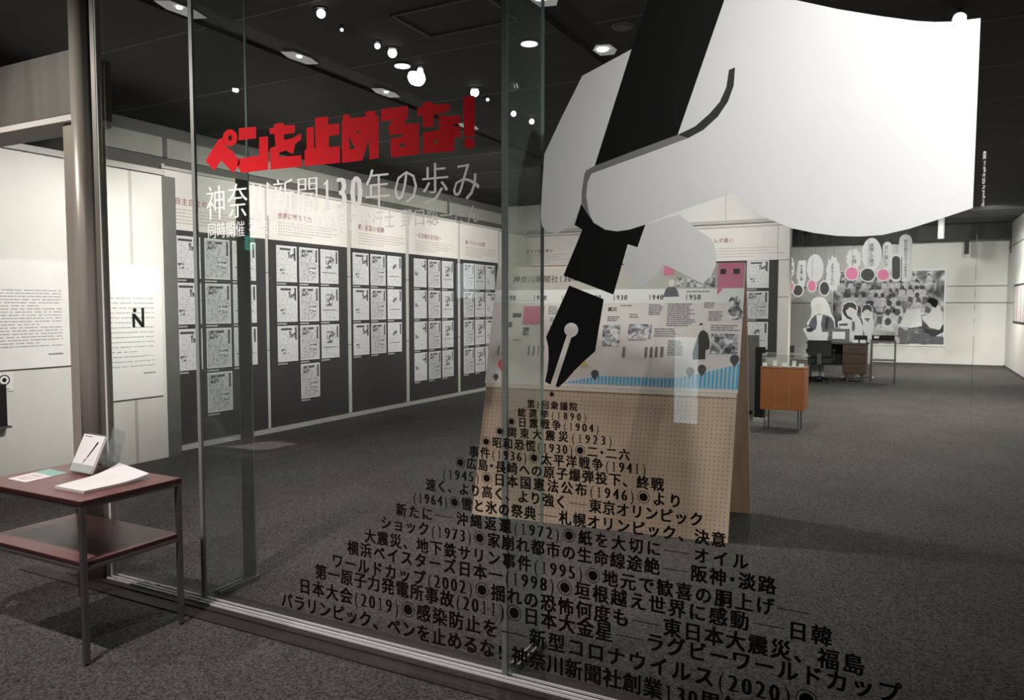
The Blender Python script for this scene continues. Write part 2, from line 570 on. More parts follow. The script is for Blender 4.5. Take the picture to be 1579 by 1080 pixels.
struct('floor', MB().box(-8, -7, -0.1, 6, 23.1, 0), MT['carpet'])
ceil = struct('ceiling', MB().box(-8, -7, CH + 0.03, 6, 23.1, CH + 0.2), MT['seam'])
cols = [(XL, -4.64), (-4.36, -2.36), (-2.10, 0.15), (0.162, XR)]
ymin = 2.77 - 1.2525 * 7
for (x0, x1) in cols:
    k = 0
    while ymin + 1.2525 * k < YB:
        y0 = ymin + 1.2525 * k
        y1 = min(y0 + 1.2525, YB)
        struct('ceiling_panel', MB().box(x0 + .008, y0 + .008, CH, x1 - .008, y1 - .008, CH + 0.029), MT['ceil'], ceil)
        k += 1
for k in range(1, 24):
    y0 = ymin + 1.2525 * k
    if y0 > YB: break
    for (x0, x1) in cols:
        struct('joint_bar', MB().box(x0 + .01, y0 - .009, CH - .002, x1 - .01, y0 + .009, CH - .0002), MT['seam'], ceil)
for (x0, x1) in ((-4.632, -4.368), (-2.352, -2.108)):
    struct('lighting_slot', MB().box(x0, -6, CH + 0.022, x1, YB, CH + 0.029), MT['black'], ceil)
# raised hatch near the first spots
hb = MB()
for a in ((-3.30, 4.45, -3.28, 4.95), (-2.55, 4.45, -2.53, 4.95), (-3.30, 4.45, -2.53, 4.47), (-3.30, 4.93, -2.53, 4.95)):
    hb.box(a[0], a[1], CH - 0.012, a[2], a[3], CH)
struct('ceiling_hatch', hb, MT['seam'], ceil)

wl = struct('wall_left', MB().box(XL - 0.1, -7, 0, XL, 14.1, CH), MT['darkwall'])
struct('light_spill_band', MB().box(XL, 2.8, 3.24, XL + 0.03, 14.05, 3.46), MT['spillwall'], wl)  # spill of the spots on the upper wall, built as a paler band
for y in (5.9, 8.9, 11.9):
    struct('spill_band_break', MB().box(XL + 0.03, y, 3.24, XL + 0.045, y + 0.05, 3.46), MT['darkwall'], wl)  # dark breaks across the painted light band
# partition wall carrying the introduction boards
wn = struct('wall_left_near', MB().box(-6.80, 2.0, 0, -6.70, 5.20, 2.86), MT['wall'])
struct('trim_5', MB().box(-6.82, 2.0, 2.861, -6.665, 5.22, 2.915), MT['post'])
for y in (3.45, 4.83):
    struct('panel_joint', MB().box(-6.70, y, 0.0, -6.6995, y + 0.035, 2.86), MT['post'], wn)
struct('end_post', MB().box(-6.90, 5.20, 0, -6.70, 5.36, 2.86), MT['greym'], wn)
# infill behind the panels and white end
we = struct('wall_left_far', MB().box(-7.06, 5.30, 0, -7.0, 14.0, 2.98), MT['wall'])
struct('cap_rail', MB().box(-7.08, 12.68, 2.98, -6.97, 14.0, 3.02), MT['post'], we)
struct('baseboard_left', MB().box(-6.998, 5.37, 0, -6.86, 14.0, 0.045), MT['post'])

# partition at the end of the left gallery
PY = 14.0
PT = Frame((0, PY, 0), (1, 0, 0), (0, 0, 1))
wb = struct('wall_partition', MB().box(-7.59, PY + .03, 0, -1.88, PY + 0.30, CH), MT['wall'])
struct('trim_3', MB().cyl((-6.95, PY - 0.02, 3.05), (-1.88, PY - 0.02, 3.05), 0.035, n=10), MT['post'])
struct('trim_4', MB().box(-6.95, PY, 2.96, -1.88, PY + .028, 2.985), MT['post'])
for z in (1.70, 2.35):
    struct('panel_joint', MB().box(-2.10, PY + .029, z, -1.88, PY + .03, z + 0.012), MT['greym'], wb)
for x in (-5.6, -3.0):
    struct('panel_joint', MB().box(x, PY + .029, 3.1, x + .02, PY + .03, CH - .01), MT['post'], wb)

wk = struct('wall_back', MB().box(-7.7, YB, 0, XR + .1, YB + 0.1, CH), MT['wall'])
for z in (1.62, 2.05):
    struct('panel_joint', MB().box(-7.5, YB - .0015, z, XR, YB, z + 0.025), MT['greym'], wk)
struct('baseboard_back', MB().box(-7.5, YB - .02, 0, XR, YB, 0.03), MT['dgrey'])
# deep dark beam in front of the top of the back wall, with hangers over grey bays
be = struct('beam_back', MB().box(-7.5, 22.3, 3.22, XR, 22.5, CH - .001), MT['ceil'])
for x in (-6, -3.1, -0.75, 1.18, 2.16):
    struct('beam_hanger', MB().box(x, 22.32, 2.86, x + .1, 22.46, 3.22), MT['ceil'], be)
wr = struct('wall_right', MB().box(XR, 5.0, 0, XR + 0.1, YB, CH), MT['wall'])
for z in (1.62, 3.0):
    struct('panel_joint', MB().box(XR - .006, 5, z, XR, YB, z + 0.02), MT['greym'], wr)
struct('baseboard_right', MB().box(XR - .02, 5, 0, XR, YB - .02, 0.05), MT['dgrey'])
struct('wall_hidden_left', MB().box(-7.7, PY + .3, 0, -7.6, YB, CH), MT['wall'])
struct('wall_foyer_left', MB().box(-7.5, -6.9, 0, -7.4, 2.0, CH), MT['darkwall'])
struct('wall_foyer_back', MB().box(-7.4, -6.9, 0, 6, -6.8, CH), MT['darkwall'])

# ------------------------------------------------------------------ entrance: column, lintel, glass wall
cm = T('entrance_column', 'tall brushed stainless steel round column beside the left end of the glass wall', 'column', (-4.07, 2.66, 0))
B('round_post', MB().cyl((-4.085, 2.675, 0), (-4.085, 2.675, CH), 0.053, n=32), MT['steel'], cm, smooth=True)
B('side_channel', MB().box(-4.045, 2.69, 0, -3.985, 2.73, CH), MT['dsteel'], cm)
B('channel_lip', MB().box(-3.984, 2.694, 0, -3.978, 2.70, CH), MT['chrome'], cm)
B('door_jamb', MB().box(-4.30, 2.70, 0, -4.10, 2.82, 2.58), MT['steel'], cm)
B('foot_plate', MB().box(-4.29, 2.622, 0.001, -3.98, 2.66, 0.010), MT['plate'], cm)
ln = T('door_lintel', 'wide dull steel lintel crossing above the entrance left of the column', 'lintel', (-5.8, 2.72, 2.6))
B('fascia', MB().box(-7.35, 2.66, 2.62, -4.15, 2.90, 2.965), MT['lintel'], ln)
B('soffit_trim', MB().box(-7.35, 2.665, 2.585, -4.15, 2.90, 2.619), MT['panelwhite'], ln)

X0, J1, J2, J3, X4 = -3.976, -3.24, -1.45, 0.175, 1.9
win = struct('window_1', MB().box(X0, 2.62, 0.001, X4, 2.78, 0.012), MT['plate'], label='full height glass wall with fins and floor channel')
for a, b in ((X0, J1 - .012), (J1 + .012, J2 - .012), (J2 + .012, J3 - .0004), (J3 + .0004, X4)):
    struct('glass_pane', MB().box(a, 2.702, 0.014, b, 2.714, CH - .002), MT['glass'], win)
for j in (J1, J2):
    struct('joint_seal', MB().box(j - .0115, 2.701, 0.014, j + .0115, 2.716, CH - .002), MT['seal'], win)
    struct('glass_fin', MB().box(j - .007, 2.718, 0.014, j + .007, 3.055, CH - .002), MT['fin'], win)
    struct('fin_edge', MB().box(j - .007, 3.056, 0.014, j + .007, 3.062, CH - .002), MT['edge'], win)
    struct('fin_shoe', MB().box(j - .02, 2.79, 0.001, j - .010, 3.07, 0.03), MT['dsteel'], win)
    struct('fin_shoe', MB().box(j + .010, 2.79, 0.001, j + .02, 3.07, 0.03), MT['dsteel'], win)
struct('fin_reflection_strip', MB().box(J1 + .0075, 2.965, 0.03, J1 + .0095, 3.05, 2.235), MT['finreflect'], win)  # strip painted where the fin shows an inner reflection
for y in (2.662, 2.690, 2.722):
    struct('channel_rail', MB().box(X0, y, 0.012, X4, y + .005, 0.022), MT['chrome'], win)
struct('trim_1', MB().box(-4.6, 2.535, 0.0005, X4, 2.62, 0.006), MT['plate'])
struct('trim_2', MB().box(X0, 2.78, 0.0005, X4, 2.83, 0.004), MT['plate'])

# ------------------------------------------------------------------ vinyl graphics on the glass
GV = G.off(0.0)   # 2 mm in front of the pane


def P(fr, pts):
    return [fr.px(x, y) for x, y in pts]


def circ(fr, cx, cy, rx, ry=None, n=24, a0=0, a1=360):
    ry = ry or rx
    return [fr.px(cx + rx * math.cos(math.radians(a0 + (a1 - a0) * k / n)), cy + ry * math.sin(math.radians(a0 + (a1 - a0) * k / n))) for k in range(n)]


hand = T('hand_graphic', 'huge white cut-out hand gripping the black pen, applied to the glass', 'window graphic', G.p(-0.5, 1.8, 0.0))
palm = [(1133.5, 104), (1131.5, 132), (1122.5, 157), (1107, 180), (1084.5, 200.5), (1061.6, 213), (1000, 236), (950, 254), (912, 268),
        (906, 282), (904, 302), (908, 328), (915.5, 343.7), (924, 350), (933.6, 354.5), (951.6, 357), (969.7, 354.5), (995, 346.6), (1031, 331), (1082, 314), (1129, 297),
        (1150, 317), (1185, 338), (1220, 352), (1256, 359.5), (1291, 364), (1326, 365), (1361, 362.5), (1402, 353), (1449, 338), (1500, 321),
        (1503, 250), (1508, 130), (1512, 28), (1467, 33.5), (1440, 34), (1414, 32.5), (1361, 25.5), (1291, 14), (1217, -2), (1195, -10), (1160, -30), (1141, -60),
        (1138, -61), (1117, 0), (1081, 104), (1045, 208), (1072, 195), (1094.6, 175), (1110, 157), (1120, 134.5), (1124, 108)]
B('palm', MB().poly(G, [P(G, palm)]), MT['vwhite'], hand)
finger = [(974, 76), (898, 117), (865, 183), (839.5, 238), (836, 290), (834, 335), (836, 349), (844, 357), (858, 360), (872, 354), (884, 341), (891, 328), (896.5, 314),
          (897, 295), (901, 269), (904, 263), (917, 256)]
B('index_finger', MB().poly(G, [P(G, finger)]), MT['vwhite'], hand)
fist = [(995.5, 347.5), (1024, 337.5), (1048, 331.5), (1060, 341), (1073.4, 353), (1097, 369), (1103, 384), (1105, 401), (1103, 412), (1096, 426), (1083, 438),
        (1050, 421), (1033, 412), (1023, 409), (1014, 422), (1003, 433), (989.5, 444), (960.6, 414), (968.5, 378), (983.5, 382.2)]
B('folded_fingers', MB().poly(G, [P(G, fist)]), MT['vwhite'], hand)
o1 = [(1045, 208), (1061.6, 213), (1000, 236), (950, 254), (912, 268), (906, 282), (904, 302), (908, 328), (915.5, 343.7), (902.9, 325.7), (897.2, 312), (897, 295), (901, 269), (904, 263), (917, 256), (980, 232)]
B('thumb_outline', MB().poly(G, [P(G, o1)]), MT['vgrey'], hand, label='grey contour line along the thumb')
o2 = [(1045, 208), (1072, 195), (1094.6, 175), (1110, 157), (1120, 134.5), (1124, 108), (1133.5, 104), (1131.5, 132), (1122.5, 157), (1107, 180), (1084.5, 200.5), (1061.6, 213)]
B('thumb_crease', MB().poly(G, [P(G, o2)]), MT['vdark'], hand, label='dark curved line behind the thumb')

pen = T('pen_graphic', 'giant black fountain pen graphic held by the white hand on the glass', 'window graphic', G.p(-1.1, 1.2, 0))
B('barrel', MB().poly(G, [P(G, [(1040, -122), (1008.5, -28), (999.5, 0), (974, 76), (917, 256), (980, 232), (1045, 208), (1117, 0), (1159, -122)])]), MT['vblack'], pen)
B('grip_section', MB().poly(G, [P(G, [(896.7, 314), (886, 347), (898, 354.5), (869, 425), (946, 454.5), (968, 377), (983, 381.6), (995, 346.6), (969.7, 354.5), (951.6, 357), (933.6, 354.5), (915.5, 343.7), (902.9, 325.7)])]), MT['vblack'], pen)
nib = [(877.8, 440.4), (842.2, 520), (845.5, 535.5), (846, 553), (844.4, 571), (840.4, 588.9), (848.9, 593.3), (873.3, 519)]
for k in range(13):
    t = math.radians(128 + (412 - 128) * k / 12)
    nib.append((880.9 + 11 * math.cos(t), 508.9 + 11 * math.sin(t)))
nib += [(881, 521), (856.7, 595.5), (861, 597.8), (871, 589), (884.4, 573.3), (900, 557.8), (917.8, 542), (931, 461.8)]
B('nib', MB().poly(G, [P(G, nib)]), MT['vblack'], pen)

# blocky red title
ttl = T('title_lettering', 'large blocky red Japanese title cut out on the glass left of the hand', 'lettering', G.p(-2.4, 2.1, 0))
z3 = lambda pts: P(G, [(300 + x / 6.069, 130 + y / 6.069) for x, y in pts])
z4 = lambda pts: P(G, [(520 + x / 6.069, 130 + y / 6.069) for x, y in pts])


def ell(cx, cy, rx, ry, n=20):
    return [(cx + rx * math.cos(2 * math.pi * k / n), cy + ry * math.sin(2 * math.pi * k / n)) for k in range(n)]


CHR = [
    [[z3([(105, 715), (225, 520), (262, 500), (300, 590), (350, 622), (420, 712), (425, 745), (362, 830), (250, 716), (180, 808)])],
     [z3(ell(333, 502, 68, 80)), z3(ell(333, 503, 17, 25))]],
    [[z3([(415, 412), (575, 397), (578, 505), (415, 525)])], [z3([(605, 495), (688, 488), (690, 800), (440, 830), (402, 762), (412, 700), (440, 692), (605, 668)])]],
    [[z3([(745, 375), (830, 358), (838, 385), (940, 380), (940, 455), (835, 470), (840, 522), (915, 505), (995, 460), (1000, 515), (935, 570), (940, 590), (920, 655), (855, 620), (795, 640), (790, 682),
          (1000, 665), (1005, 770), (712, 800), (705, 600), (760, 580), (750, 500), (750, 465), (705, 465), (700, 415), (745, 405)])]],
    [[z3([(1128, 315), (1250, 303), (1252, 378), (1355, 368), (1358, 470), (1258, 485), (1260, 588), (1360, 580), (1362, 735), (1030, 768), (1030, 620), (1050, 605), (1050, 405), (1115, 400), (1118, 603), (1135, 598)])]],
    [[z4([(50, 290), (105, 275), (125, 320), (270, 302), (262, 258), (355, 245), (360, 290), (390, 300), (390, 690), (305, 705), (298, 510), (235, 715), (45, 735), (45, 340), (58, 335)]),
      z4([(178, 437), (195, 475), (212, 430)]), z4([(105, 480), (120, 612), (168, 600)])]],
    [[z4([(410, 235), (660, 200), (665, 300), (625, 372), (765, 365), (768, 655), (505, 687), (498, 508), (610, 490), (618, 466), (490, 474), (482, 400), (520, 338), (415, 350)]),
      z4([(585, 557), (585, 592), (630, 590), (630, 555)])]],
    [[z4([(750, 225), (800, 210), (800, 175), (890, 160), (895, 190), (1050, 180), (1050, 245), (985, 275), (905, 282), (905, 395), (805, 405), (800, 292), (755, 297)])],
     [z4([(950, 300), (1150, 290), (1153, 365), (1095, 375), (1095, 398), (1153, 392), (1155, 495), (1095, 505), (1095, 625), (805, 650), (805, 450), (955, 432)]),
      z4([(905, 525), (905, 552), (945, 550), (945, 522)])]],
    [[z4([(1180, 118), (1285, 104), (1285, 480), (1185, 490)])], [z4(ell(1237, 551, 49, 55))]],
]
for ch in CHR:
    mb = MB()
    for loops in ch: mb.poly(G, loops)
    B('character', mb, MT['vred'], ttl)

st = T('subtitle_lettering', 'two lines of white Japanese lettering on the glass under the red title', 'lettering', G.p(-2.35, 1.9, 0))
def line_on_glass(mb, s, l, r, em=None, bold=0.0, hs=1.0, mincho=False):
    a, b = G.px(*l), G.px(*r)
    return typeset(mb, G, s, a[0], b[0], (a[1] + b[1]) / 2, em, bold, c=0.0008, hs=hs, mincho=mincho)
mb = MB(); line_on_glass(mb, '神奈川新聞130年の歩み', (318, 311), (741, 281), None, 0.016, 1.28, True); B('subtitle_line', mb, MT['vwhite'], st)
mb = MB(); line_on_glass(mb, '同時開催 神奈川新聞とJAXA宇宙飛行士 野口聡一さん', (320, 351), (740, 336), None, 0.012, 1.35, True); B('subtitle_line', mb, MT['vwhite'], st)

TXT = [
    ('◉', (846, 608), (856, 608.5)),
    ('第1回衆議院', (812.5, 623), (891, 628)),
    ('総選挙(1890)', (796.5, 636), (906, 644)),
    ('◉日露戦争(1904)', (781, 650), (925, 661)),
    ('◉関東大震災(1923)', (762, 664), (945.5, 681)),
    ('◉昭和恐慌(1930)◉二・二六', (742, 680), (972, 703)),
    ('事件(1936)◉太平洋戦争(1941)', (723, 695), (997.5, 725.5)),
    ('◉広島・長崎への原子爆弾投下、終戦', (702, 711.6), (1024, 749.6)),
    ('(1945)◉日本国憲法公布(1946)◉より', (682, 728), (1053, 776)),
    ('速く、より高く、より強く─東京オリンピック', (657, 746), (1084.7, 804)),
    ('(1964)◉雪と氷の祭典─札幌オリンピック、決意', (636.5, 767), (1120, 833)),
    ('新たに─沖縄返還(1972)◉紙を大切に─オイル', (610, 785), (1156, 869)),
    ('ショック(1973)◉家崩れ都市の生命線途絶─阪神・淡路', (587, 805), (1197, 905)),
    ('大震災、地下鉄サリン事件(1995)◉地元で歓喜の胴上げ─', (562, 826), (1249, 947)),
    ('横浜ベイスターズ日本一(1998)◉垣根越え世界に感動─日韓', (535.5, 843), (1283.6, 985)),
    ('ワールドカップ(2002)◉揺れの恐怖何度も─東日本大震災、福島', (511.5, 862), (1333.6, 1031)),
    ('第一原子力発電所事故(2011)◉日本大金星─ラグビーワールドカップ', (486, 882), (1390, 1070)),
    ('日本大会(2019)◉感染防止を─新型コロナウイルス(2020)◉', (461, 902), (1262, 1084)),
    ('パラリンピック、ペンを止めるな! 神奈川新聞社創業130周年', (434, 924), (1146, 1096)),
]
bt = T('history_lettering', 'pyramid of black Japanese text lines on the lower glass below the pen nib', 'lettering', G.p(-1.2, 0.1, 0))
EMS = [0.028, 0.034, 0.036, 0.040, 0.042, 0.045, 0.048, 0.050, 0.052, 0.053, 0.055, 0.058, 0.062, 0.064, 0.067, 0.070, 0.073, 0.076, 0.080]
for i, (s, l, r) in enumerate(TXT):
    mb = MB()
    a, b = G.px(*l), G.px(*r)
    line_on_glass(mb, s, l, r, EMS[i] * 1.04, 0.034, hs=1.06)
    B('text_line', mb, MT['vtext'], bt)

cr = MB()
a = G.px(1508, 318); b = G.px(1513, 234)
cf = Frame(G.p(a[0] + .012, a[1], 0), (0, 0, 1), (-1, 0, 0))
text_fit(cr, cf, 'Designed by NDC Graphics 2020', 0, b[1] - a[1], 0.0, 0.016, 0.005)
B('credit_lettering', cr, MT['vwhite'], None, label='tiny white vertical credit line on glass right of the hand', cat='lettering')

# ------------------------------------------------------------------ newspaper panels along the left wall
def np_page(var):
    """a newspaper page in local coordinates: x right, z up from its lower left corner, front at -y"""
    root = bpy.data.objects.new('newspaper_page', None)
    root.empty_display_size = 0.05
    COL.objects.link(root)
    fr = Frame((0, 0, 0), (1, 0, 0), (0, 0, 1))
    W, Hh = 0.35, 0.45
    B('sheet', MB().fbox(fr, 0, 0, W, Hh, -0.002, 0.002), MT['sheet'], root, local=True)
    B('print_area', MB().fbox(fr, .014, .014, W - .014, Hh - .014, 0.002, 0.0026), MT[('np1', 'np2', 'np3', 'np1')[var % 4]], root, local=True, kind='stuff')
    ph = {0: [(.20, .30, .30, .38), (.05, .10, .13, .16)], 1: [(.10, .20, .26, .36)], 2: [(.04, .33, .15, .42), (.18, .12, .30, .20)],
          3: [(.22, .32, .32, .41), (.03, .18, .10, .25)], 4: [(.12, .25, .22, .33)]}[var]
    for a in ph:
        B('photograph', MB().fbox(fr, *a, 0.0026, 0.0031), MT['halftone'], root, local=True)
    hl = MB().fbox(fr, W - .05, .27, W - .022, Hh - .02, 0.0026, 0.0031)
    if var in (0, 2): hl.fbox(fr, .06, Hh - .055, .24, Hh - .03, 0.0026, 0.0031)
    if var in (1, 4): hl.fbox(fr, .03, .14, .30, .148, 0.0026, 0.0031)
    B('headline', hl, MT['inkgrey'], root, local=True)
    B('caption_strip', MB().fbox(fr, .0, -.032, .16, -.016, -0.002, 0.001), MT['posterband'], root, local=True)
    return root


PROTO = [np_page(v) for v in range(5)]
used = set()


def place_page(v, loc, rz, label, group):
    if v in used: o = copy_tree(PROTO[v])
    else: o = PROTO[v]; used.add(v)
    o.location = loc
    o.rotation_euler = (0, 0, rz)
    return setp(o, label, 'newspaper', group)


ROW = ['top', 'second', 'third', 'bottom']
CL = ['left', 'middle', 'right']
ORD = ['nearest', 'second nearest', 'middle', 'second farthest', 'farthest']
PAN = [
    (5.376, 6.800, [5.495, 5.900, 6.290], [3, 4, 3], '自主自立の歩み'),
    (6.860, 8.310, [6.975, 7.372, 7.768], [3, 4, 3], '世界に報ろう力'),
    (8.400, 9.690, [8.425, 8.822, 9.220], [3, 3, 3], '戦・産業の復興'),
    (9.790, 11.220, [9.905, 10.312, 10.715], [4, 4, 4], '〜生活様の近代化〜'),
    (11.320, 12.660, [11.41, 11.805, 12.19], [4, 4, 4], '新イラストの言葉'),
]
vi = 0
for pi, (y0, y1, cs, ns, title) in enumerate(PAN):
    root = T('display_stand', '%s tall charcoal display panel with white header on the left wall' % ORD[pi], 'display panel', (-6.965, (y0 + y1) / 2, 0), 'newspaper display panels')
    B('board', MB().fbox(LW, y0, 0.05, y1, 2.36, -0.03, 0), MT['dpanel'], root)
    B('header_banner', MB().fbox(LW, y0, 2.36, y1, 2.975, -0.03, 0.004), MT['panelwhite'], root)
    B('top_rail', MB().fbox(LW, y0, 2.98, (PAN[pi + 1][0] if pi < 4 else y1 + .1) - .002, 3.01, -0.03, 0.012), MT['post'], root)
    B('rail_hook', MB().cyl(LW.p(y0 + .02, 2.995, 0.0), LW.p(y0 + .02, 3.03, 0.0), .018, n=8), MT['post'], root)
    nx = PAN[pi + 1][0] if pi < 4 else y1 + .10
    B('post', MB().fbox(LW, y1 + .004, 0.05, nx - .004, 2.975, -0.03, -0.012), MT['post'], root)
    for z in (1.0, 1.95):
        B('post_joint', MB().fbox(LW, y1 + .004, z, nx - .004, z + .012, -0.012, -0.009), MT['greym'], root)
    mb = MB()
    text_fit(mb, LW, title, y0 + .15, y0 + .15 + (.085 * len(title)), 2.665, None, 0.015, c=0.005)
    B('header_title', mb, MT['brown'], root)
    mb = MB()
    for k in range(5):
        x = y0 + .15
        end = y0 + (1.25 - .12 * (k % 2)) - (.5 if k == 4 else 0)
        while x < end:
            wd = random.uniform(.05, .16)
            mb.fbox(LW, x, 2.575 - .036 * k, min(x + wd, end), 2.583 - .036 * k, 0.004, 0.0048)
            x += wd + .01
    B('header_text', mb, MT['inkbody'], root, kind='stuff')
    for ci, (cy, n) in enumerate(zip(cs, ns)):
        for r in range(n):
            place_page((vi * 7 + r * 3 + ci) % 5, (-6.9275, cy, 1.85 - .5 * r), math.pi / 2,
                       'newspaper page in the %s row, %s column of the %s left-wall panel' % (ROW[r], CL[ci], ORD[pi]),
                       'newspaper pages on the %s panel' % ORD[pi])
            vi += 1

# partition panel at the end
root = T('display_stand', 'charcoal display panel with white header facing the glass on the end partition', 'display panel', (-4.5, PY, .66))
a = PT.px(1197, 550)
B('board', MB().fbox(PT, -6.9, .66, a[0], 2.36, -0.024, 0.0), MT['dpanel'], root)
B('header_banner', MB().fbox(PT, -6.9, 2.36, -2.08, 2.95, -0.024, 0.003), MT['panelwhite'], root)
a0, _ = PT.px(800, 383); a1, _ = PT.px(853, 383)
mb = MB(); text_fit(mb, PT, '自由化する世の夢か', a0, a1, 2.66, None, 0.015, c=0.004)
B('header_title', mb, MT['brown'], root)
a2, b2 = PT.px(1096, 372); a3, _ = PT.px(1131, 371)
mb = MB(); text_fit(mb, PT, '・ムダ遣い', a2, a3, b2, None, 0.02, c=0.004)
B('header_title', mb, MT['brown'], root)
mb = MB()
for (sx, n) in ((a0, 5), (a2 + .07, 4)):
    for k in range(n):
        x = sx
        end = sx + (1.1, .95, 1.2, .7, .3)[k]
        while x < end:
            wd = random.uniform(.06, .18)
            mb.fbox(PT, x, 2.58 - .05 * k, min(end, x + wd), 2.588 - .05 * k, 0.003, 0.004)
            x += wd + .012
B('header_text', mb, MT['inkbody'], root, kind='stuff')
xn = PT.px(1152, 404)[0]
for r, lab in enumerate(('topmost', 'middle', 'lowest')):
    o = place_page((0, 2, 4)[r], (xn, PY - .0025, 1.87 - .545 * r), 0, '%s newspaper page on the end partition panel right of the timeline easel' % lab, 'newspaper pages on the end partition')
    o.scale = (1.08, 1, 1.08)

# introduction boards on the near white wall
def textboard(name, y0, y1, z0, z1, nl, label, ya, yb):
    r = T(name, label, 'text board', (-6.69, (y0 + y1) / 2, z0))
    B('board', MB().fbox(LT, y0, z0, y1, z1, 0.001, 0.016), MT['paper'], r)
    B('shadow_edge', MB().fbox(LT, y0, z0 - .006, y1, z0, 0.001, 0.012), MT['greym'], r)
    mb = MB()
    for k in range(nl):
        z = ya - (ya - yb) * k / (nl - 1)
        x = y0 + .09
        end = y1 - .09 - (.2 if k % 6 == 5 else 0)
        while x < end:
            wd = random.uniform(.02, .06)
            mb.fbox(LT, x, z, min(end, x + wd), z + .0075, 0.016, 0.0165)
            x += wd + random.choice((.006, .006, .02))
    mb.fbox(LT, y1 - .22, yb - .08, y1 - .09, yb - .066, 0.016, 0.0165)
    B('printed_text', mb, MT['greyink'], r, kind='stuff')
    return r, mb


textboard('introduction_board', 3.30, 4.22, 1.015, 1.93, 19, 'white greeting board of small text on the wall seen through the entrance', 1.68, 1.20)
r2, _ = textboard('introduction_board', 4.43, 5.15, 0.645, 1.95, 15, 'tall white text board with a dark N mark right of the column', 1.62, 0.96)
mb = MB()
f2 = Frame(LT.p(4.82, 1.34, .0165), (0, 1, 0), (0, 0, 1))
k = 0.13
lg = [(0, 0), (.22, 0), (.22, .6), (.75, 0), (1, 0), (1, 1.35), (.78, 1.35), (.78, .35), (.25, .95), (0, .95)]
mb.poly(f2, [[(x * k, y * k * 1.1) for x, y in lg]], 0, .0006)
mb.poly(f2, [[(.05 * k + .022 + .02 * math.cos(t / 12 * 6.283), 1.28 * k + .022 * math.sin(t / 12 * 6.283)) for t in range(12)]], 0, .0006)
B('n_mark', mb, MT['vblack'], r2)
sg = T('small_notice', 'small square white notice with a black disc mark under the greeting board', 'notice', (-6.69, 3.63, .84))
B('card', MB().fbox(LT, 3.56, .835, 3.70, .99, 0.001, 0.008), MT['paper'], sg)
mb = MB()
mb.poly(LT, [[(3.63 + .045 * math.cos(t / 20 * 6.283), .93 + .045 * math.sin(t / 20 * 6.283)) for t in range(20)], [(3.63 + .036 * math.cos(t / 20 * 6.283), .93 + .036 * math.sin(t / 20 * 6.283)) for t in range(20)]], 0.008, .0086)
mb.poly(LT, [[(3.63 + .018 * math.cos(t / 12 * 6.283), .93 + .018 * math.sin(t / 12 * 6.283)) for t in range(12)]], 0.008, .0086)
mb.fbox(LT, 3.59, .85, 3.67, .856, .008, .0086)
B('disc_mark', mb, MT['vblack'], sg)
bs = T('wall_box', 'dark slim box on the white wall at the left picture edge below the notice', 'wall box', (-6.69, 3.5, .55))
B('body', MB().fbox(LT, 3.30, .55, 3.615, .90, 0.001, 0.06), MT['black'], bs)
B('sill', MB().fbox(LT, 3.28, .535, 3.64, .549, 0.001, 0.08), MT['dgrey'], bs)

# ------------------------------------------------------------------ leaflet table in the foyer
tb = T('leaflet_table', 'two-tier table with red-brown tops and thin steel legs in front of the column', 'table', (-3.5, 2.21, 0))
TX0, TX1, TY0, TY1, TZ = -3.90, -3.095, 1.965, 2.47, 0.72
B('tabletop', MB().box(TX0, TY0, TZ - .004, TX1, TY1, TZ), MT['tabletop'], tb)
B('top_core', MB().box(TX0, TY0, TZ - .022, TX1, TY1, TZ - .004), MT['tableedge'], tb)
B('shelf', MB().box(TX0 + .01, TY0 + .01, .446, TX1 - .01, TY1 - .01, .45), MT['tabletop'], tb)
B('shelf_core', MB().box(TX0 + .01, TY0 + .01, .428, TX1 - .01, TY1 - .01, .446), MT['tableedge'], tb)
for x in (TX0 + .001, TX1 - .023):
    for y in (TY0 + .001, TY1 - .023):
        B('leg', MB().box(x, y, 0.008, x + .022, y + .022, TZ - .022), MT['leg'], tb)
        B('foot', MB().cyl((x + .011, y + .011, 0), (x + .011, y + .011, .008), .010, n=10), MT['black'], tb)
for z in (TZ - .036, .414):
    mb = MB().box(TX0 + .023, TY0 + .002, z, TX1 - .023, TY0 + .016, z + .014).box(TX0 + .023, TY1 - .016, z, TX1 - .023, TY1 - .002, z + .014)
    mb.box(TX1 - .016, TY0 + .023, z, TX1 - .002, TY1 - .023, z + .014).box(TX0 + .002, TY0 + .023, z, TX0 + .016, TY1 - .023, z + .014)
    B('frame_rail', mb, MT['leg'], tb)
TF = Frame((0, 0, TZ), (1, 0, 0), (0, 1, 0))


def on_table(*pts): return [TF.px(x, y) for x, y in pts]


q = on_table((12, 739), (40, 744.5), (104, 730), (76, 724))
lf = T('leaflet', 'pale green and white leaflet lying flat on the left of the table', 'leaflet', TF.p(q[0][0] + .1, q[0][1] + .05))
B('sheet', MB().poly(TF, [q], 0.0003, 0.002), MT['paper'], lf)
qa = [Vector(p) for p in q]
gq = [qa[0].lerp(qa[3], .62), qa[1].lerp(qa[2], .62), qa[2], qa[3]]
B('green_panel', MB().poly(TF, [[tuple(p) for p in gq]], 0.002, 0.0024), MT['green'], lf)
mb = MB()
for t in (.12, .2, .28, .4, .48):
    mb.poly(TF, [[tuple(qa[0].lerp(qa[1], .2).lerp(qa[3].lerp(qa[2], .2), t)), tuple(qa[0].lerp(qa[1], .8).lerp(qa[3].lerp(qa[2], .8), t)),
                  tuple(qa[0].lerp(qa[1], .8).lerp(qa[3].lerp(qa[2], .8), t + .03)), tuple(qa[0].lerp(qa[1], .2).lerp(qa[3].lerp(qa[2], .2), t + .03))]], .002, .0023)
B('printed_text', mb, MT['inkbody'], lf, kind='stuff')
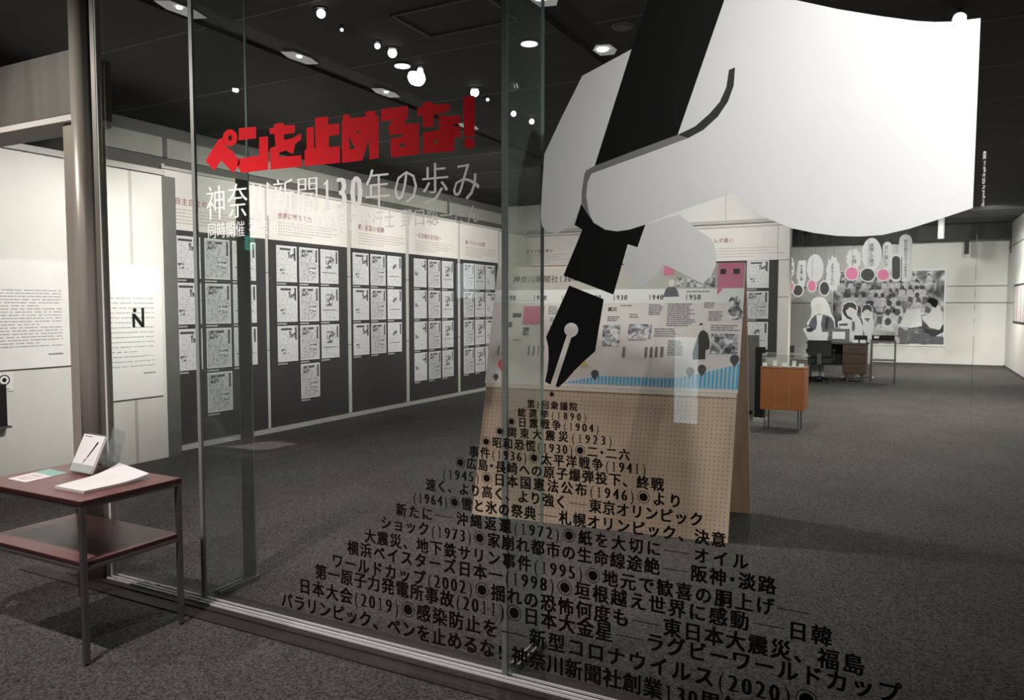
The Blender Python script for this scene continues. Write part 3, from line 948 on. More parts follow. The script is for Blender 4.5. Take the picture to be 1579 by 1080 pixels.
# stack of white sheets, far edge curled
q = on_table((84, 754), (129, 762), (230, 740), (184, 727))
qa = [Vector((*p, 0)) for p in q]
ps = T('paper_stack', 'stack of blank white sheets with curled edge on the right of the table', 'paper', TF.p(*q[0]))
for k in range(6):
    N = 14
    vs, fs = [], []
    for i in range(N + 1):
        t = i / N
        h = .0008 + .0022 * k + (.030 * max(0, (t - .45) / .55) ** 2 if k > 0 else 0)
        for s in (0, 1):
            p = qa[0].lerp(qa[3], t) if s == 0 else qa[1].lerp(qa[2], t)
            hh = h + (-.012 * max(0, (t - .45) / .55) ** 2 if (s and k > 0) else 0)
            vs += [TF.p(p.x + .002 * (k % 2), p.y, hh), TF.p(p.x + .002 * (k % 2), p.y, hh + .0012)]
    for i in range(N):
        a = 4 * i
        fs += [(a + 1, a + 3, a + 7, a + 5), (a, a + 4, a + 6, a + 2), (a, a + 1, a + 5, a + 4), (a + 2, a + 6, a + 7, a + 3)]
    fs += [(0, 2, 3, 1), (4 * N, 4 * N + 1, 4 * N + 3, 4 * N + 2)]
    B('sheet', MB().add(vs, fs), MT['paper'], ps)
# acrylic holder with booklet
b0, b1 = [Vector((*p, 0)) for p in on_table((107, 729), (140, 735.5))]
hu = (b1 - b0).normalized()
hb_ = Vector((-hu.y, hu.x, 0))
HF = Frame(TF.p(b0.x, b0.y, .012), hu, Vector((0, 0, 1)) * .90 + hb_ * .43)
Wd = (b1 - b0).length
ah = T('booklet_holder', 'clear acrylic stand leaning back in the middle of the table', 'holder', TF.p(*(b0.lerp(b1, .5)).xy))
mb = MB().fbox(HF, 0, 0, Wd, .20, -.016, -.012).fbox(HF, 0, 0, Wd, .04, .004, .007)
B('back_plate', mb, MT['acrylic'], ah)
mb = MB()
mb.fbox(HF, 0, -.004, Wd, 0, -.016, .007)
pb = HF.p(0, .16, -.016)
mb.add([HF.p(.01, .16, -.016), HF.p(Wd - .01, .16, -.016), TF.p(*(b1 - hu * .01 + hb_ * .13).xy, .001), TF.p(*(b0 + hu * .01 + hb_ * .13).xy, .001)], [(0, 1, 2, 3), (3, 2, 1, 0)])
B('rear_foot', mb, MT['acrylic'], ah)
bk = T('booklet', 'white booklet with a slanted black pen on its cover in the acrylic stand', 'booklet', HF.p(Wd / 2, 0, 0))
B('cover', MB().fbox(HF, .003, .001, Wd - .003, .19, -.011, .002), MT['paper'], bk)
mb = MB().poly(HF, [[(.55 * Wd, .075), (.58 * Wd, .07), (.82 * Wd, .155), (.76 * Wd, .16)]], .002, .0025)
mb.poly(HF, [[(.45 * Wd, .045), (.47 * Wd, .045), (.56 * Wd, .066), (.52 * Wd, .07)]], .002, .0025)
mb.fbox(HF, .1 * Wd, .178, .45 * Wd, .181, .002, .0025)
B('pen_print', mb, MT['vblack'], bk)
# second, empty holder
c0, c1 = [Vector((*p, 0)) for p in on_table((163, 715), (181, 726))]
h2 = T('booklet_holder', 'empty clear acrylic stand behind the paper stack near the column', 'holder', TF.p(*(c0.lerp(c1, .5)).xy))
cu_ = (c1 - c0).normalized(); cb_ = Vector((-cu_.y, cu_.x, 0)); w2 = (c1 - c0).length
H2 = Frame(TF.p(c0.x, c0.y, .004), cu_, Vector((0, 0, 1)) * .93 + cb_ * .2)
B('back_plate', MB().fbox(H2, 0, 0, w2, .19, -.003, 0).fbox(H2, 0, 0, w2, .05, .03, .033).fbox(H2, 0, 0, w2, .003, 0, .03), MT['acrylic'], h2)
B('side_wall', MB().fbox(H2, 0, 0, .003, .12, 0, .03).fbox(H2, w2 - .003, 0, w2, .12, 0, .03), MT['acrylic'], h2)

# ------------------------------------------------------------------ timeline easel
BL, BR, TR = Vector((-2.85, 4.80, 0)), Vector((-1.014, 4.98, 0)), Vector((-1.014, 5.41, 1.84))
EF = Frame(BL, BR - BL, TR - BR)
EW, EH = (BR - BL).length, 1.90
es = T('timeline_easel', 'big A-frame pegboard easel with the timeline poster standing behind the glass', 'easel', (-1.95, 5.3, 0))
mb = MB()
Pp = EF.p
NB = 1
c0, c1 = -.018, 0
vs = [Pp(0, 0, c1), Pp(EW, 0, c1), Pp(EW, EH, c1), Pp(0, EH, c1)]
mb.add(vs, [(0, 1, 2, 3)])
mb.uv = [(0, 0), (EW, 0), (EW, EH), (0, EH)]
B('pegboard_face', mb, MT['peg'], es)
B('front_board', MB().fbox(EF, 0, 0.002, EW, EH, -.02, -.001), MT['plyedge'], es)
apex = EF.p(0, EH - .01, -.022)
RB = Vector((-2.93, 5.60, 0)); RB2 = Vector((-1.017, 5.79, 0))
RF = Frame(RB2, RB - RB2, (EF.p(EW, EH - .02, -.03) - RB2))
B('rear_board', MB().fbox(RF, 0, 0, EW, 1.86, -.02, -.002), MT['plyw'], es)
B('rear_edge_strip', MB().fbox(RF, -.006, 0, -.001, 1.86, -.02, .002), MT['plyedge'], es)
# side web seen between the boards
p1, p2, p3 = EF.p(EW - .10, .25, -.022), EF.p(EW - .10, EH - .08, -.022), RF.p(.10, .25, -.0)
B('side_batten', MB().fbox(EF, EW - .10, .05, EW - .03, EH - .05, -.05, -.021), MT['plyw'], es)
B('side_batten', MB().fbox(RF, .03, .05, .10, 1.75, .0, .03), MT['plyw'], es)
B('side_knob', MB().cyl(RF.p(-.006, .80, -.01), RF.p(-.03, .80, -.01), .016, n=12), MT['black'], es)
B('poster_ledge', MB().fbox(EF, 0, .955, EW, .985, .001, .012), MT['plyedge'], es)

po = B('poster', MB().fbox(EF, -.012, .988, EW + .005, EH - .01, .001, .006), MT['poster'], es)
PE = EF.off(.006)


def rect(mb, fr, x0, y0, x1, y1, c0=.0, c1=.0008):
    """rectangle on the surface whose corners the photo shows at (x0,y0) lower-left and (x1,y1) upper-right"""
    a, b = fr.px(x0, y0), fr.px(x1, y1)
    return mb.fbox(fr, min(a[0], b[0]), min(a[1], b[1]), max(a[0], b[0]), max(a[1], b[1]), c0, c1)


B('heading_band', MB().fbox(PE, -.012, 1.715, EW + .005, EH - .01, 0, .0005), MT['posterband'], po)
B('year_strip', MB().fbox(PE, -.012, 1.61, EW + .005, 1.715, 0, .0005), MT['posterlight'], po)
mb = MB()
for s, x in (('1880', 732), ('1890', 778), ('1900', 825), ('1910', 868), ('1920', 908), ('1930', 948), ('1940', 1003), ('1950', 1060)):
    if x < 760: continue
    a = PE.px(x, 464)[0]
    text_fit(mb, PE, s, a - .055, a + .055, 1.655, .055, .02, c=.001)
B('year_figures', mb, MT['inkgrey'], po)
mb = MB()
text_fit(mb, PE, '神奈川新聞社130年の歩み', .13, .85, 1.80, .07, .004, c=.001)
B('poster_title', mb, MT['inkgrey'], po)
mb = MB(); rect(mb, PE, 799, 501, 833, 474); rect(mb, PE, 1097, 452, 1138, 414)
a = [PE.px(*p) for p in ((1097, 453), (1106, 453), (1097, 463))]
mb.poly(PE, [a], 0, .0008)
rect(mb, PE, 1014, 431, 1031, 412)
B('pink_box', mb, MT['pink'], po)
mb = MB()
for x, y, w_ in ((1101, 431, 9), (1121, 431, 10), (778, 505, 6)):
    rect(mb, PE.off(.0008), x, y, x + w_, y - 8, 0, .0006)
text_fit(mb, PE, '震災', PE.px(930, 481)[0], PE.px(944, 481)[0], PE.px(930, 481)[1], None, .02, c=.001)
rect(mb, PE, 767, 500, 774, 475); rect(mb, PE, 784, 490, 798, 484)
B('heading_words', mb, MT['vdark'], po)
mb = MB()
for x0, y0, x1, y1 in ((838, 487, 856, 474), (841, 498, 856, 492), (929, 500, 949, 492), (949, 478, 968, 475), (963, 496, 981, 489), (992, 492, 1015, 475), (1020, 510, 1066, 475),
                       (1001, 526, 1036, 513), (1022, 555, 1048, 532), (1077, 483, 1097, 474), (1084, 503, 1108, 488), (1088, 519, 1134, 510), (962, 531, 998, 529), (1087, 556, 1130, 553),
                       (841, 520, 852, 504), (786, 528, 800, 524), (1050, 458, 1092, 456)):
    n = max(1, round((y0 - y1) / 3.0))
    A, Bq = PE.px(x0, y0), PE.px(x1, y1)
    for k in range(n):
        zz = Bq[1] - (Bq[1] - A[1]) * (k + .2) / n
        x = A[0]; end = A[0] + (Bq[0] - A[0]) * random.uniform(.72, 1)
        while x < end:
            wd = random.uniform(.012, .045)
            mb.fbox(PE, x, zz - .007, min(end, x + wd), zz, 0, .0007)
            x += wd + .004
B('body_text', mb, MT['jacket'], po, kind='stuff')
mb = MB()
for r_ in ((808, 550, 812, 535), (815, 550, 820, 535), (823, 550, 826, 535), (831, 550, 834, 535), (953, 556, 958, 540), (987, 557, 992, 541), (995, 557, 1000, 541), (1003, 557, 1008, 541), (1011, 557, 1017, 541),
           (762, 547, 765, 533), (768, 547, 771, 533), (775, 547, 777, 533)):
    rect(mb, PE, *r_)
B('vertical_notes', mb, MT['greym'], po)
for r_ in ((921, 538, 950, 506), (961, 527, 998, 506), (1088, 553, 1131, 524), (1050, 450, 1094, 432), (1034, 449, 1045, 435), (800, 518, 810, 506), (838, 522, 846, 511)):
    mb = MB(); rect(mb, PE, *r_)
    B('photograph', mb, MT['halftone'], po)
coat = [(1066, 562), (1062, 562), (1061, 553), (1066, 535), (1070, 524), (1073, 518), (1078, 517), (1084, 522), (1087, 535), (1087, 546), (1081, 548), (1081, 562)]
mb = MB().poly(PE, [P(PE, coat)], 0, .001); mb.poly(PE, [P(PE, ell(1073.5, 508, 3, 2.2, 10))], 0, .001)
B('coat_figure', mb, MT['vdark'], po, label='printed figure in a long dark coat and cap')
B('figure_face', MB().poly(PE, [P(PE, ell(1074, 512.5, 2.6, 3.6, 12))], 0, .0012), MT['skin'], po)
sc = [(1113, 498), (1114, 488), (1118, 480), (1115, 472), (1119, 466), (1125, 468), (1130, 464), (1134, 472), (1131, 480), (1137, 490), (1138, 499), (1128, 502), (1118, 502)]
B('riders_drawing', MB().poly(PE, [P(PE, sc)], 0, .001), MT['halftone'], po)
mb = MB().poly(PE, [P(PE, [(1014, 464), (1018, 452), (1022, 449), (1032, 449), (1036, 454), (1039, 464)])], 0, .001)
B('bust_drawing', mb, MT['jacket'], po)
B('bust_face', MB().poly(PE, [P(PE, ell(1027, 443, 5, 6, 14))], 0, .0014), MT['skin'], po)


def pin(fr, x, y, r):
    pts = [(x + r * math.cos(math.radians(t)), y + r * math.sin(math.radians(t))) for t in range(150, 391, 20)]
    pts.append((x, y + 1.75 * r))
    return P(fr, pts)


for (x, y, r, m) in ((912, 580, 6, 'dgrey'), (1058, 580, 6.5, 'greym'), (1076, 577, 6.8, 'dgrey'), (1126, 563, 7.2, 'dgrey'), (760.5, 581, 4, 'dgrey'), (771, 562, 8, 'red')):
    B('pin_marker', MB().poly(PE, [pin(PE, x, y, r)], 0, .0012), MT[m], po, label='red map-pin marker' if m == 'red' else None)
B('yellow_mark', MB().poly(PE, [P(PE, [(888, 568), (903, 569), (896, 560)])], 0, .001), MT['yellow'], po)
mb = MB()
n = 46
xa, xb = PE.px(866, 600)[0], PE.px(1128, 612)[0]
for k in range(n):
    t = k / (n - 1)
    h = .006 + .055 * min(1, t * 5) + (0.115 * ((t - .62) / .38) ** 1.3 if t > .62 else 0)
    x = xa + (xb - xa) * t
    mb.fbox(PE, x, 1.012, x + (xb - xa) / n * .68, 1.012 + h, 0, .0009)
B('bar_chart', mb, MT['blue'], po)

# ------------------------------------------------------------------ brown cabinet with cards, slab stand
cx0, cx1, cy0, cy1, cz0, cz1 = -1.61, -1.10, 9.7, 10.1, 0.275, 0.80
cb = T('wooden_cabinet', 'orange-brown wooden box cabinet on four thin legs right of the easel', 'cabinet', ((cx0 + cx1) / 2, 9.9, 0))
B('body', MB().box(cx0, cy0, cz0, cx1, cy1, cz1 - .012), MT['orange'], cb)
B('lid', MB().box(cx0 - .004, cy0 - .004, cz1 - .010, cx1 + .004, cy1 + .004, cz1), MT['orange'], cb)
for x in (cx0 + .17, cx0 + .34):
    B('front_seam', MB().box(x, cy0 - .003, cz0 + .02, x + .004, cy0, cz1 - .02), MT['plyw'], cb)
for x in (cx0 + .05, cx1 - .07):
    for y in (cy0 + .05, cy1 - .05):
        B('leg', MB().cyl((x, y, 0), (x, y, cz0), .009, n=10), MT['leg'], cb)
for i, (x, w_) in enumerate(((cx0 + .04, .05), (cx0 + .15, .045), (cx0 + .27, .07), (cx0 + .37, .045), (cx0 + .46, .06))):
    fr = Frame((x, cy0 + .06 + .05 * (i % 2), cz1 + .001), (1, 0, 0), (0.05 * (i - 2), .25, 1))
    B('card_holder', MB().fbox(fr, -w_ / 2, 0, w_ / 2, (.05, .075, .06, .08, .05)[i], -.003, 0).fbox(fr, -w_ / 2, 0, w_ / 2, .006, 0, .03), MT['paper'],
      label='white card stand on the brown cabinet, %s from the left' % ('first', 'second', 'third', 'fourth', 'fifth')[i], cat='card', group='card stands on the brown cabinet')
ds = T('slab_stand', 'narrow black upright slab standing on the floor behind the brown cabinet', 'stand', (-1.72, 10.5, 0))
sx = Frame((0, 10.5, 0), (1, 0, 0), (0, 0, 1)).px(1163, 650)[0]
B('slab', MB().box(sx, 10.5, .05, sx + .12, 10.56, 1.0), MT['black'], ds)
B('base', MB().box(sx - .01, 10.45, 0, sx + .14, 10.62, .05), MT['post'], ds)
gs = B('grey_screen', MB().box(sx - .16, 10.75, 0, sx + .0, 10.79, 1.15), MT['greym'], label='plain grey low screen between the easel and the black slab', cat='screen')
B('clear_hood', MB().box(cx0 + .01, cy0 + .01, cz1 + .001, cx1 - .01, cy1 - .01, cz1 + .16), MT['frost'], cb)

# ------------------------------------------------------------------ far room: desk, chair, side table, mural, cut-outs
DX0, DX1, DY = -1.89, -0.72, 16.8
dk = T('office_desk', 'old office desk with brown drawer pedestal in front of the newsroom mural', 'desk', ((DX0 + DX1) / 2, 17.1, 0))
B('desktop', MB().box(DX0, DY, .77, DX1, DY + .65, .80), MT['dgrey'], dk)
ped = B('pedestal', MB().box(-1.19, DY + .03, .17, -.745, DY + .60, .768), MT['deskw'], dk)
for z in (.19, .39, .585):
    d = B('drawer', MB().box(-1.175, DY + .015, z, -.76, DY + .03, z + .175), MT['deskw'], ped)
    B('handle', MB().box(-1.04, DY + .0, z + .12, -.90, DY + .012, z + .132), MT['greym'], dk)
for x, y in ((DX0 + .04, DY + .04), (DX0 + .04, DY + .6), (-1.10, DY + .1), (-.84, DY + .1), (-.84, DY + .5)):
    B('leg', MB().cyl((x, y, 0), (x, y, .17 if x > -1.5 else .77), .02, n=10), MT['leg'], dk)
B('modesty_panel', MB().box(DX0 + .06, DY + .58, .3, -1.2, DY + .60, .768), MT['dgrey'], dk)

oc = T('office_chair', 'dark swivel chair pushed up to the left side of the desk', 'chair', (-1.58, 16.4, 0))
mb = MB().box(-1.80, 16.28, .55, -1.36, 16.33, .86); B('backrest', mb, MT['chair'], oc)
B('seat', MB().box(-1.81, 16.33, .40, -1.35, 16.74, .50), MT['chair'], oc)
B('back_support', MB().box(-1.62, 16.27, .38, -1.54, 16.30, .60), MT['leg'], oc)
B('gas_column', MB().cyl((-1.58, 16.53, .10), (-1.58, 16.53, .40), .025, n=12), MT['greym'], oc)
for k in range(5):
    t = 2 * math.pi * k / 5 + .3
    e = Vector((-1.58 + .27 * math.cos(t), 16.53 + .27 * math.sin(t), .07))
    B('base_leg', MB().cyl((-1.58, 16.53, .11), e, .018, n=8), MT['black'], oc)
    B('caster', MB().cyl(e + Vector((-.012, 0, -.04)), e + Vector((.012, 0, -.04)), .03, n=12), MT['black'], oc)
for x in (-1.83, -1.33):
    B('armrest', MB().box(x - .02, 16.40, .64, x + .02, 16.66, .67).box(x - .015, 16.5, .45, x + .015, 16.54, .64), MT['chair'], oc)

KF = Frame((0, DY + .25, 0), (1, 0, 0), (0, 0, 1))
fs_ = T('framed_sign', 'white sign in a grey frame standing on the middle of the desk', 'sign', (-1.28, DY + .2, .80))
B('frame', MB().box(-1.48, DY + .15, .801, -1.08, DY + .20, 1.08), MT['greym'], fs_)
B('white_card', MB().box(-1.40, DY + .145, .87, -1.16, DY + .15, 1.02), MT['paper'], fs_)
for i, x in enumerate((-1.02, -.88)):
    B('desk_card', MB().box(x, DY + .12, .801, x + .11, DY + .17, .86), MT['paper'], label='small white card on the right of the desk, %s one' % ('left', 'right')[i], cat='card', group='cards on the desk')
B('paper_pile', MB().box(-1.84, DY + .15, .801, -1.50, DY + .45, .90), MT['paper'], label='pile of white paper on the left end of the desk', cat='paper')
B('desk_tray', MB().box(-1.0, DY + .3, .801, -.76, DY + .5, .94), MT['black'], label='black tray behind the small white cards on the desk', cat='tray')

st_ = T('side_table', 'light tubular side table right of the desk below the mural', 'side table', (-.45, 17.0, 0))
SX0, SX1 = -.68, -.22
B('tabletop', MB().box(SX0, DY, .82, SX1, DY + .45, .86), MT['greym'], st_)
B('lower_shelf', MB().box(SX0 + .02, DY + .02, .45, SX1 - .02, DY + .43, .47), MT['greym'], st_)
for x in (SX0 + .015, SX1 - .015):
    for y in (DY + .015, DY + .435):
        B('leg', MB().cyl((x, y, 0), (x, y, .82), .013, n=8), MT['leg'], st_)
tw = T('typewriter_box', 'dark boxy machine with a pale lid on the side table', 'machine', (-.45, DY + .2, .86))
B('body', MB().box(-.66, DY + .05, .861, -.25, DY + .40, .96), MT['black'], tw)
B('lid', MB().add([(-.68, DY + .03, .965), (-.22, DY + .03, .965), (-.22, DY + .42, .965), (-.68, DY + .42, .965), (-.62, DY + .08, 1.06), (-.26, DY + .08, 1.03), (-.26, DY + .38, 1.05), (-.62, DY + .38, 1.10)],
                  [(0, 3, 2, 1), (4, 5, 6, 7), (0, 1, 5, 4), (1, 2, 6, 5), (2, 3, 7, 6), (3, 0, 4, 7)]), MT['posterband'], tw)
B('label_card', MB().box(-.62, DY + .044, .90, -.53, DY + .05, .95), MT['paper'], tw)

MF = Frame((0, YB - .016, 0), (1, 0, 0), (0, 0, 1))
mu = T('newsroom_mural', 'large black and white photograph of a busy newsroom on the far wall', 'mural', (-.4, YB - .012, .5))
ma, mc = MF.px(1283, 533), MF.px(1457, 417)
B('backing', MB().fbox(MF, ma[0] - .03, .48, mc[0] + .04, 2.52, -.01, -.0005), MT['paper'], mu)
B('photo_print', MB().fbox(MF, ma[0], .52, mc[0], 2.48, -.0004, .001), MT['photo'], mu)
MP = MF.off(.001)
rng = random.Random(3)
desks, shirts, heads, darks = MB(), MB(), MB(), MB()
cidx = 0
for r in range(7):
    sc_ = .28 + .11 * r
    z = 2.25 - .20 * r - .01 * r * r
    for k in range(int(9 / (sc_ + .35))):
        x = ma[0] + .1 + rng.random() * (mc[0] - ma[0] - .45)
        if x > mc[0] - 1.0 and z < 1.55: continue
        cidx += 1
        c = .0002 + cidx * .00002
        pts = [(x - .32 * sc_, z - .22 * sc_), (x + .30 * sc_, z - .3 * sc_), (x + .36 * sc_, z + .02), (x - .2 * sc_, z + .06 * sc_)]
        desks.poly(MP, [pts], 0, c)
        if x + .2 < mc[0] - .3 or z > 1.8:
            shirts.poly(MP, [[(x - .17 * sc_, z + .0), (x + .18 * sc_, z - .02), (x + .15 * sc_, z + .3 * sc_), (x, z + .38 * sc_), (x - .15 * sc_, z + .28 * sc_)]], 0, c + .0004)
            heads.poly(MP, [[(x + .09 * sc_ * math.cos(t / 10 * 6.283), z + .46 * sc_ + .11 * sc_ * math.sin(t / 10 * 6.283)) for t in range(10)]], 0, c + .0006)
            darks.poly(MP, [[(x + .3 * sc_, z - .3 * sc_), (x + .55 * sc_, z - .35 * sc_), (x + .5 * sc_, z - .1 * sc_), (x + .33 * sc_, z)]], 0, c + .0005)
for m_ in (desks, shirts, heads, darks):
    for p in m_.v:
        p.x = min(max(p.x, ma[0] + .01), mc[0] - .01)
        p.z = min(max(p.z, .54), 2.46)
B('printed_desks', desks, mat('mural_light_grey', (.52, .51, .54), .6, var=.3, scale=9), mu, kind='stuff')
B('printed_shirts', shirts, mat('mural_pale_shirts', (.66, .65, .68), .6, var=.25, scale=14), mu, kind='stuff')
B('printed_heads', heads, mat('mural_dark_heads', (.08, .08, .09), .6, var=.4, scale=14), mu, kind='stuff')
B('printed_shadows', darks, mat('mural_shadow_grey', (.14, .14, .155), .6, var=.4, scale=9), mu, kind='stuff')
M2 = MP.off(.0015)
man = [(1440, 468), (1447, 470), (1453, 482), (1454, 500), (1449, 508), (1434, 506), (1424, 494), (1421, 488), (1430, 486), (1436, 480)]
B('seated_man_shirt', MB().poly(M2, [P(M2, man)], 0, .0006), MT['posterlight'], mu)
B('seated_man_hair', MB().poly(M2, [P(M2, [(1430, 463), (1434, 459.5), (1441, 460), (1446, 464), (1446, 470), (1443, 475), (1438, 473), (1434, 468), (1429, 466)])], .0006, .001), MT['vblack'], mu)
B('seated_man_face', MB().poly(M2, [P(M2, [(1430, 466), (1434, 468), (1438, 473), (1436, 476), (1432, 475), (1430, 471)])], 0, .0008), MT['posterband'], mu)
B('paper_heap', MB().poly(M2, [P(M2, [(1386, 503), (1398, 478), (1418, 476), (1422, 503), (1405, 506)])], 0, .0006), MT['posterlight'], mu)
B('dark_chair', MB().poly(M2, [P(M2, [(1424, 506), (1434, 508), (1449, 509), (1455, 500), (1455, 512), (1440, 520), (1428, 514)])], 0, .0006), MT['vdark'], mu)
B('desk_panel', MB().poly(M2, [P(M2, [(1384, 508), (1404, 510), (1398, 528), (1388, 527)])], 0, .0006), MT['greym'], mu)
B('floor_area', MB().poly(M2, [P(M2, [(1398, 530), (1404, 513), (1425, 516), (1455, 520), (1455, 531.5)])], 0, .0004), MT['jacket'], mu)

# hanging speech-balloon boards
OF = Frame((0, 18.0, 0), (1, 0, 0), (0, 0, 1))


def balloon(name, shapes, m, label, txt=None, border=0, yoff=0.0, cat='balloon sign', group=None):
    fr = OF.off(-yoff)
    outer = P(fr, shapes)
    cxm = sum(a for a, b in outer) / len(outer); czm = sum(b for a, b in outer) / len(outer)
    r = T(name, label, cat, fr.p(cxm, min(b for a, b in outer), 0), group)
    if border:
        cxp = sum(a for a, b in shapes) / len(shapes); cyp = sum(b for a, b in shapes) / len(shapes)
        wpx = max(a for a, b in shapes) - cxp
        big = [(cxp + (x - cxp) * (1 + border / wpx), cyp + (y - cyp) * (1 + border / wpx)) for x, y in shapes]
        B('white_border', MB().poly(fr, [P(fr, big)], 0, .012), MT['paper'], r)
        B('face', MB().poly(fr, [outer], .012, .015), MT[m], r)
    else:
        B('board', MB().poly(fr, [outer], 0, .015), MT[m], r)
    if txt:
        s, x, y0, y1 = txt
        n = len(s)
        mb = MB()
        for k, chh in enumerate(s):
            a, b = fr.px(x, y0 + (y1 - y0) * (k + .5) / n)
            e = (y1 - y0) / n / 1170 * 19 * .95
            if chh == ' ': continue
            vs, fsx, bb = glyphs(chh, .01)
            mb.add([fr.p(a + (xx - (bb[0] + bb[2]) / 2) * e, b + (yy - (bb[1] + bb[3]) / 2) * e, .0162 + .0003 * (4 * i // len(vs))) for i, (xx, yy) in enumerate(vs)], fsx)
        B('vertical_text', mb, MT['inkgrey'], r)
    hx = fr.p(cxm, max(b for a, b in outer), .005)
    B('hanging_wire', MB().cyl(hx + Vector((0, 0, -.02)), Vector((hx.x, hx.y, CH - .001)), .002, n=6), MT['greym'], r)
    return r


def spiky(x0, y0, x1, y1, n=11, d=.18):
    cx, cy, rx, ry = (x0 + x1) / 2, (y0 + y1) / 2, (x1 - x0) / 2, (y1 - y0) / 2
    return [(cx + rx * (1 if k % 2 == 0 else 1 - d) * math.cos(math.pi * k / n), cy + ry * (1 if k % 2 == 0 else 1 - d) * math.sin(math.pi * k / n)) for k in range(2 * n)]


def capsule(x0, y0, x1, y1):
    r = (x1 - x0) / 2
    c = (x0 + x1) / 2
    return [(c + r * math.cos(math.radians(t)), y0 + r + r * math.sin(math.radians(t))) for t in range(180, 361, 20)] + [(c + r * math.cos(math.radians(t)), y1 - r + r * math.sin(math.radians(t))) for t in range(0, 181, 20)]


GW = 'hanging balloon boards'  # pink and dark grey blob boards hang with the white balloons
balloon('balloon_sign', ell(1216, 413, 9, 20), 'paper', 'white oval text balloon half hidden by the end partition', ('すがに', 1219, 402, 428), yoff=.06)
balloon('blob_sign', ell(1216, 442, 7.5, 9), 'lpink', 'pink blob board at the partition edge, leftmost of the pink ones', border=2, yoff=.03)
balloon('balloon_sign', [(1231, 402), (1243, 402), (1243, 430), (1240, 443), (1232, 443), (1228, 425)], 'paper', 'narrow four-sided white text balloon left of the large blank balloon', ('ゆる寒い春', 1236, 408, 433), yoff=.07)
balloon('blob_sign', ell(1230.5, 448, 7.2, 8), 'dgrey', 'round dark grey blob board, leftmost of the dark ones', border=2, yoff=.04)
balloon('balloon_sign', ell(1257, 414, 13, 22), 'paper', 'large blank white oval balloon above the fair-haired cut-out', yoff=.08)
balloon('blob_sign', ell(1252, 441, 6, 8), 'lpink', 'pink blob board below the large blank balloon', border=1.8, yoff=.05)
balloon('blob_sign', ell(1271.5, 445, 7, 10), 'dgrey', 'dark oval blob board below the left spiky balloon', border=1.8, yoff=.02)
balloon('balloon_sign', spiky(1273, 393, 1297, 453, 11), 'paper', 'tall spiky white balloon, left of the two spiky ones', ('よすでくらに', 1283.5, 406, 440), yoff=.09)
balloon('balloon_sign', spiky(1304, 382, 1329, 418, 11), 'paper', 'short spiky white balloon above a pink blob', ('ぐ頑し', 1317, 394, 413), yoff=.10)
balloon('blob_sign', ell(1313.5, 422, 9.5, 9.5), 'lpink', 'pink blob board below the short spiky balloon', border=2, yoff=.05)
balloon('balloon_sign', ell(1344.5, 392, 15.5, 25, 28), 'paper', 'biggest oval white balloon with bold text over the mural', ('原稿との締切', 1344, 376, 411), yoff=.11)
balloon('blob_sign', ell(1338, 424, 10.5, 9.5), 'dgrey', 'round dark blob board under the biggest balloon', border=2, yoff=.06)
balloon('balloon_sign', capsule(1361, 373, 1376, 416), 'paper', 'slim white capsule balloon right of the biggest balloon', ('すこし早いぞ', 1367, 379, 412), yoff=.09)
balloon('blob_sign', ell(1362, 424, 9, 8.5), 'lpink', 'pink blob board under the slim capsule balloon, rightmost pink one', border=2, yoff=.04)
balloon('blob_sign', capsule(1375.5, 395, 1388, 431), 'dgrey', 'upright dark capsule board left of the long text balloon', border=1.5, yoff=.02)
balloon('balloon_sign', capsule(1388, 367, 1405, 430), 'paper', 'longest white capsule balloon at the right end of the row', ('明日の朝刊のスクープをねらえ', 1396.5, 370, 427), border=1.5, yoff=.08)

# generic printed standees behind the desk
SF = Frame((0, 17.6, 0), (1, 0, 0), (0, 0, 1))


def standee(label, sil, parts, foot):
    SF = Frame((0, 17.55 + foot, 0), (1, 0, 0), (0, 0, 1))
    xs = [SF.px(*p)[0] for p in sil]
    r = T('person_cutout', label, 'standee', ((min(xs) + max(xs)) / 2, 17.55 + foot, 0))
    B('board', MB().poly(SF, [P(SF, sil)], 0, .012), MT['paper'], r)
    for i, (nm, pts, m) in enumerate(parts):
        B(nm, MB().poly(SF, [P(SF, pts)], .012, .0125 + .0006 * i), MT[m], r)
    x = (min(xs) + max(xs)) / 2
    zt = min(SF.px(*p)[1] for p in sil)
    B('support', MB().box(x - .12, 17.555 + foot, 0, x + .12, 17.57 + foot, zt + .15).box(x - .15, 17.5 + foot, 0, x + .15, 17.65 + foot, .012), MT['paper'], r)
    return r


standee('fair-haired printed person cut-out in dark jacket behind the desk',
        [(1238, 507), (1246, 505), (1244, 498), (1250, 490), (1252, 478), (1250, 468), (1254, 461), (1263, 458), (1272, 460), (1278, 470), (1282, 484), (1287, 492), (1288, 508), (1280, 522), (1246, 524)],
        [('jacket', [(1246, 504), (1251, 492), (1256, 487), (1263, 484), (1274, 486), (1282, 490), (1286, 497), (1287, 507), (1278, 512), (1262, 512), (1254, 507)], 'jacket'),
         ('dress', [(1259, 486), (1269, 485), (1266, 500), (1268, 512), (1257, 512), (1260, 500)], 'paper'),
         ('lapel', [(1273, 489), (1279, 490), (1276, 508), (1272, 508)], 'vdark'),
         ('hair', [(1252, 484), (1253, 466), (1259, 460), (1268, 460), (1275, 468), (1279, 484), (1272, 487), (1270, 474), (1258, 474), (1257, 486)], 'hair'),
         ('face', ell(1263, 475, 6.2, 7.5, 14), 'skin'),
         ('camera_print', [(1243, 507), (1252, 505), (1256, 508), (1252, 512), (1245, 512)], 'vdark')], 0)
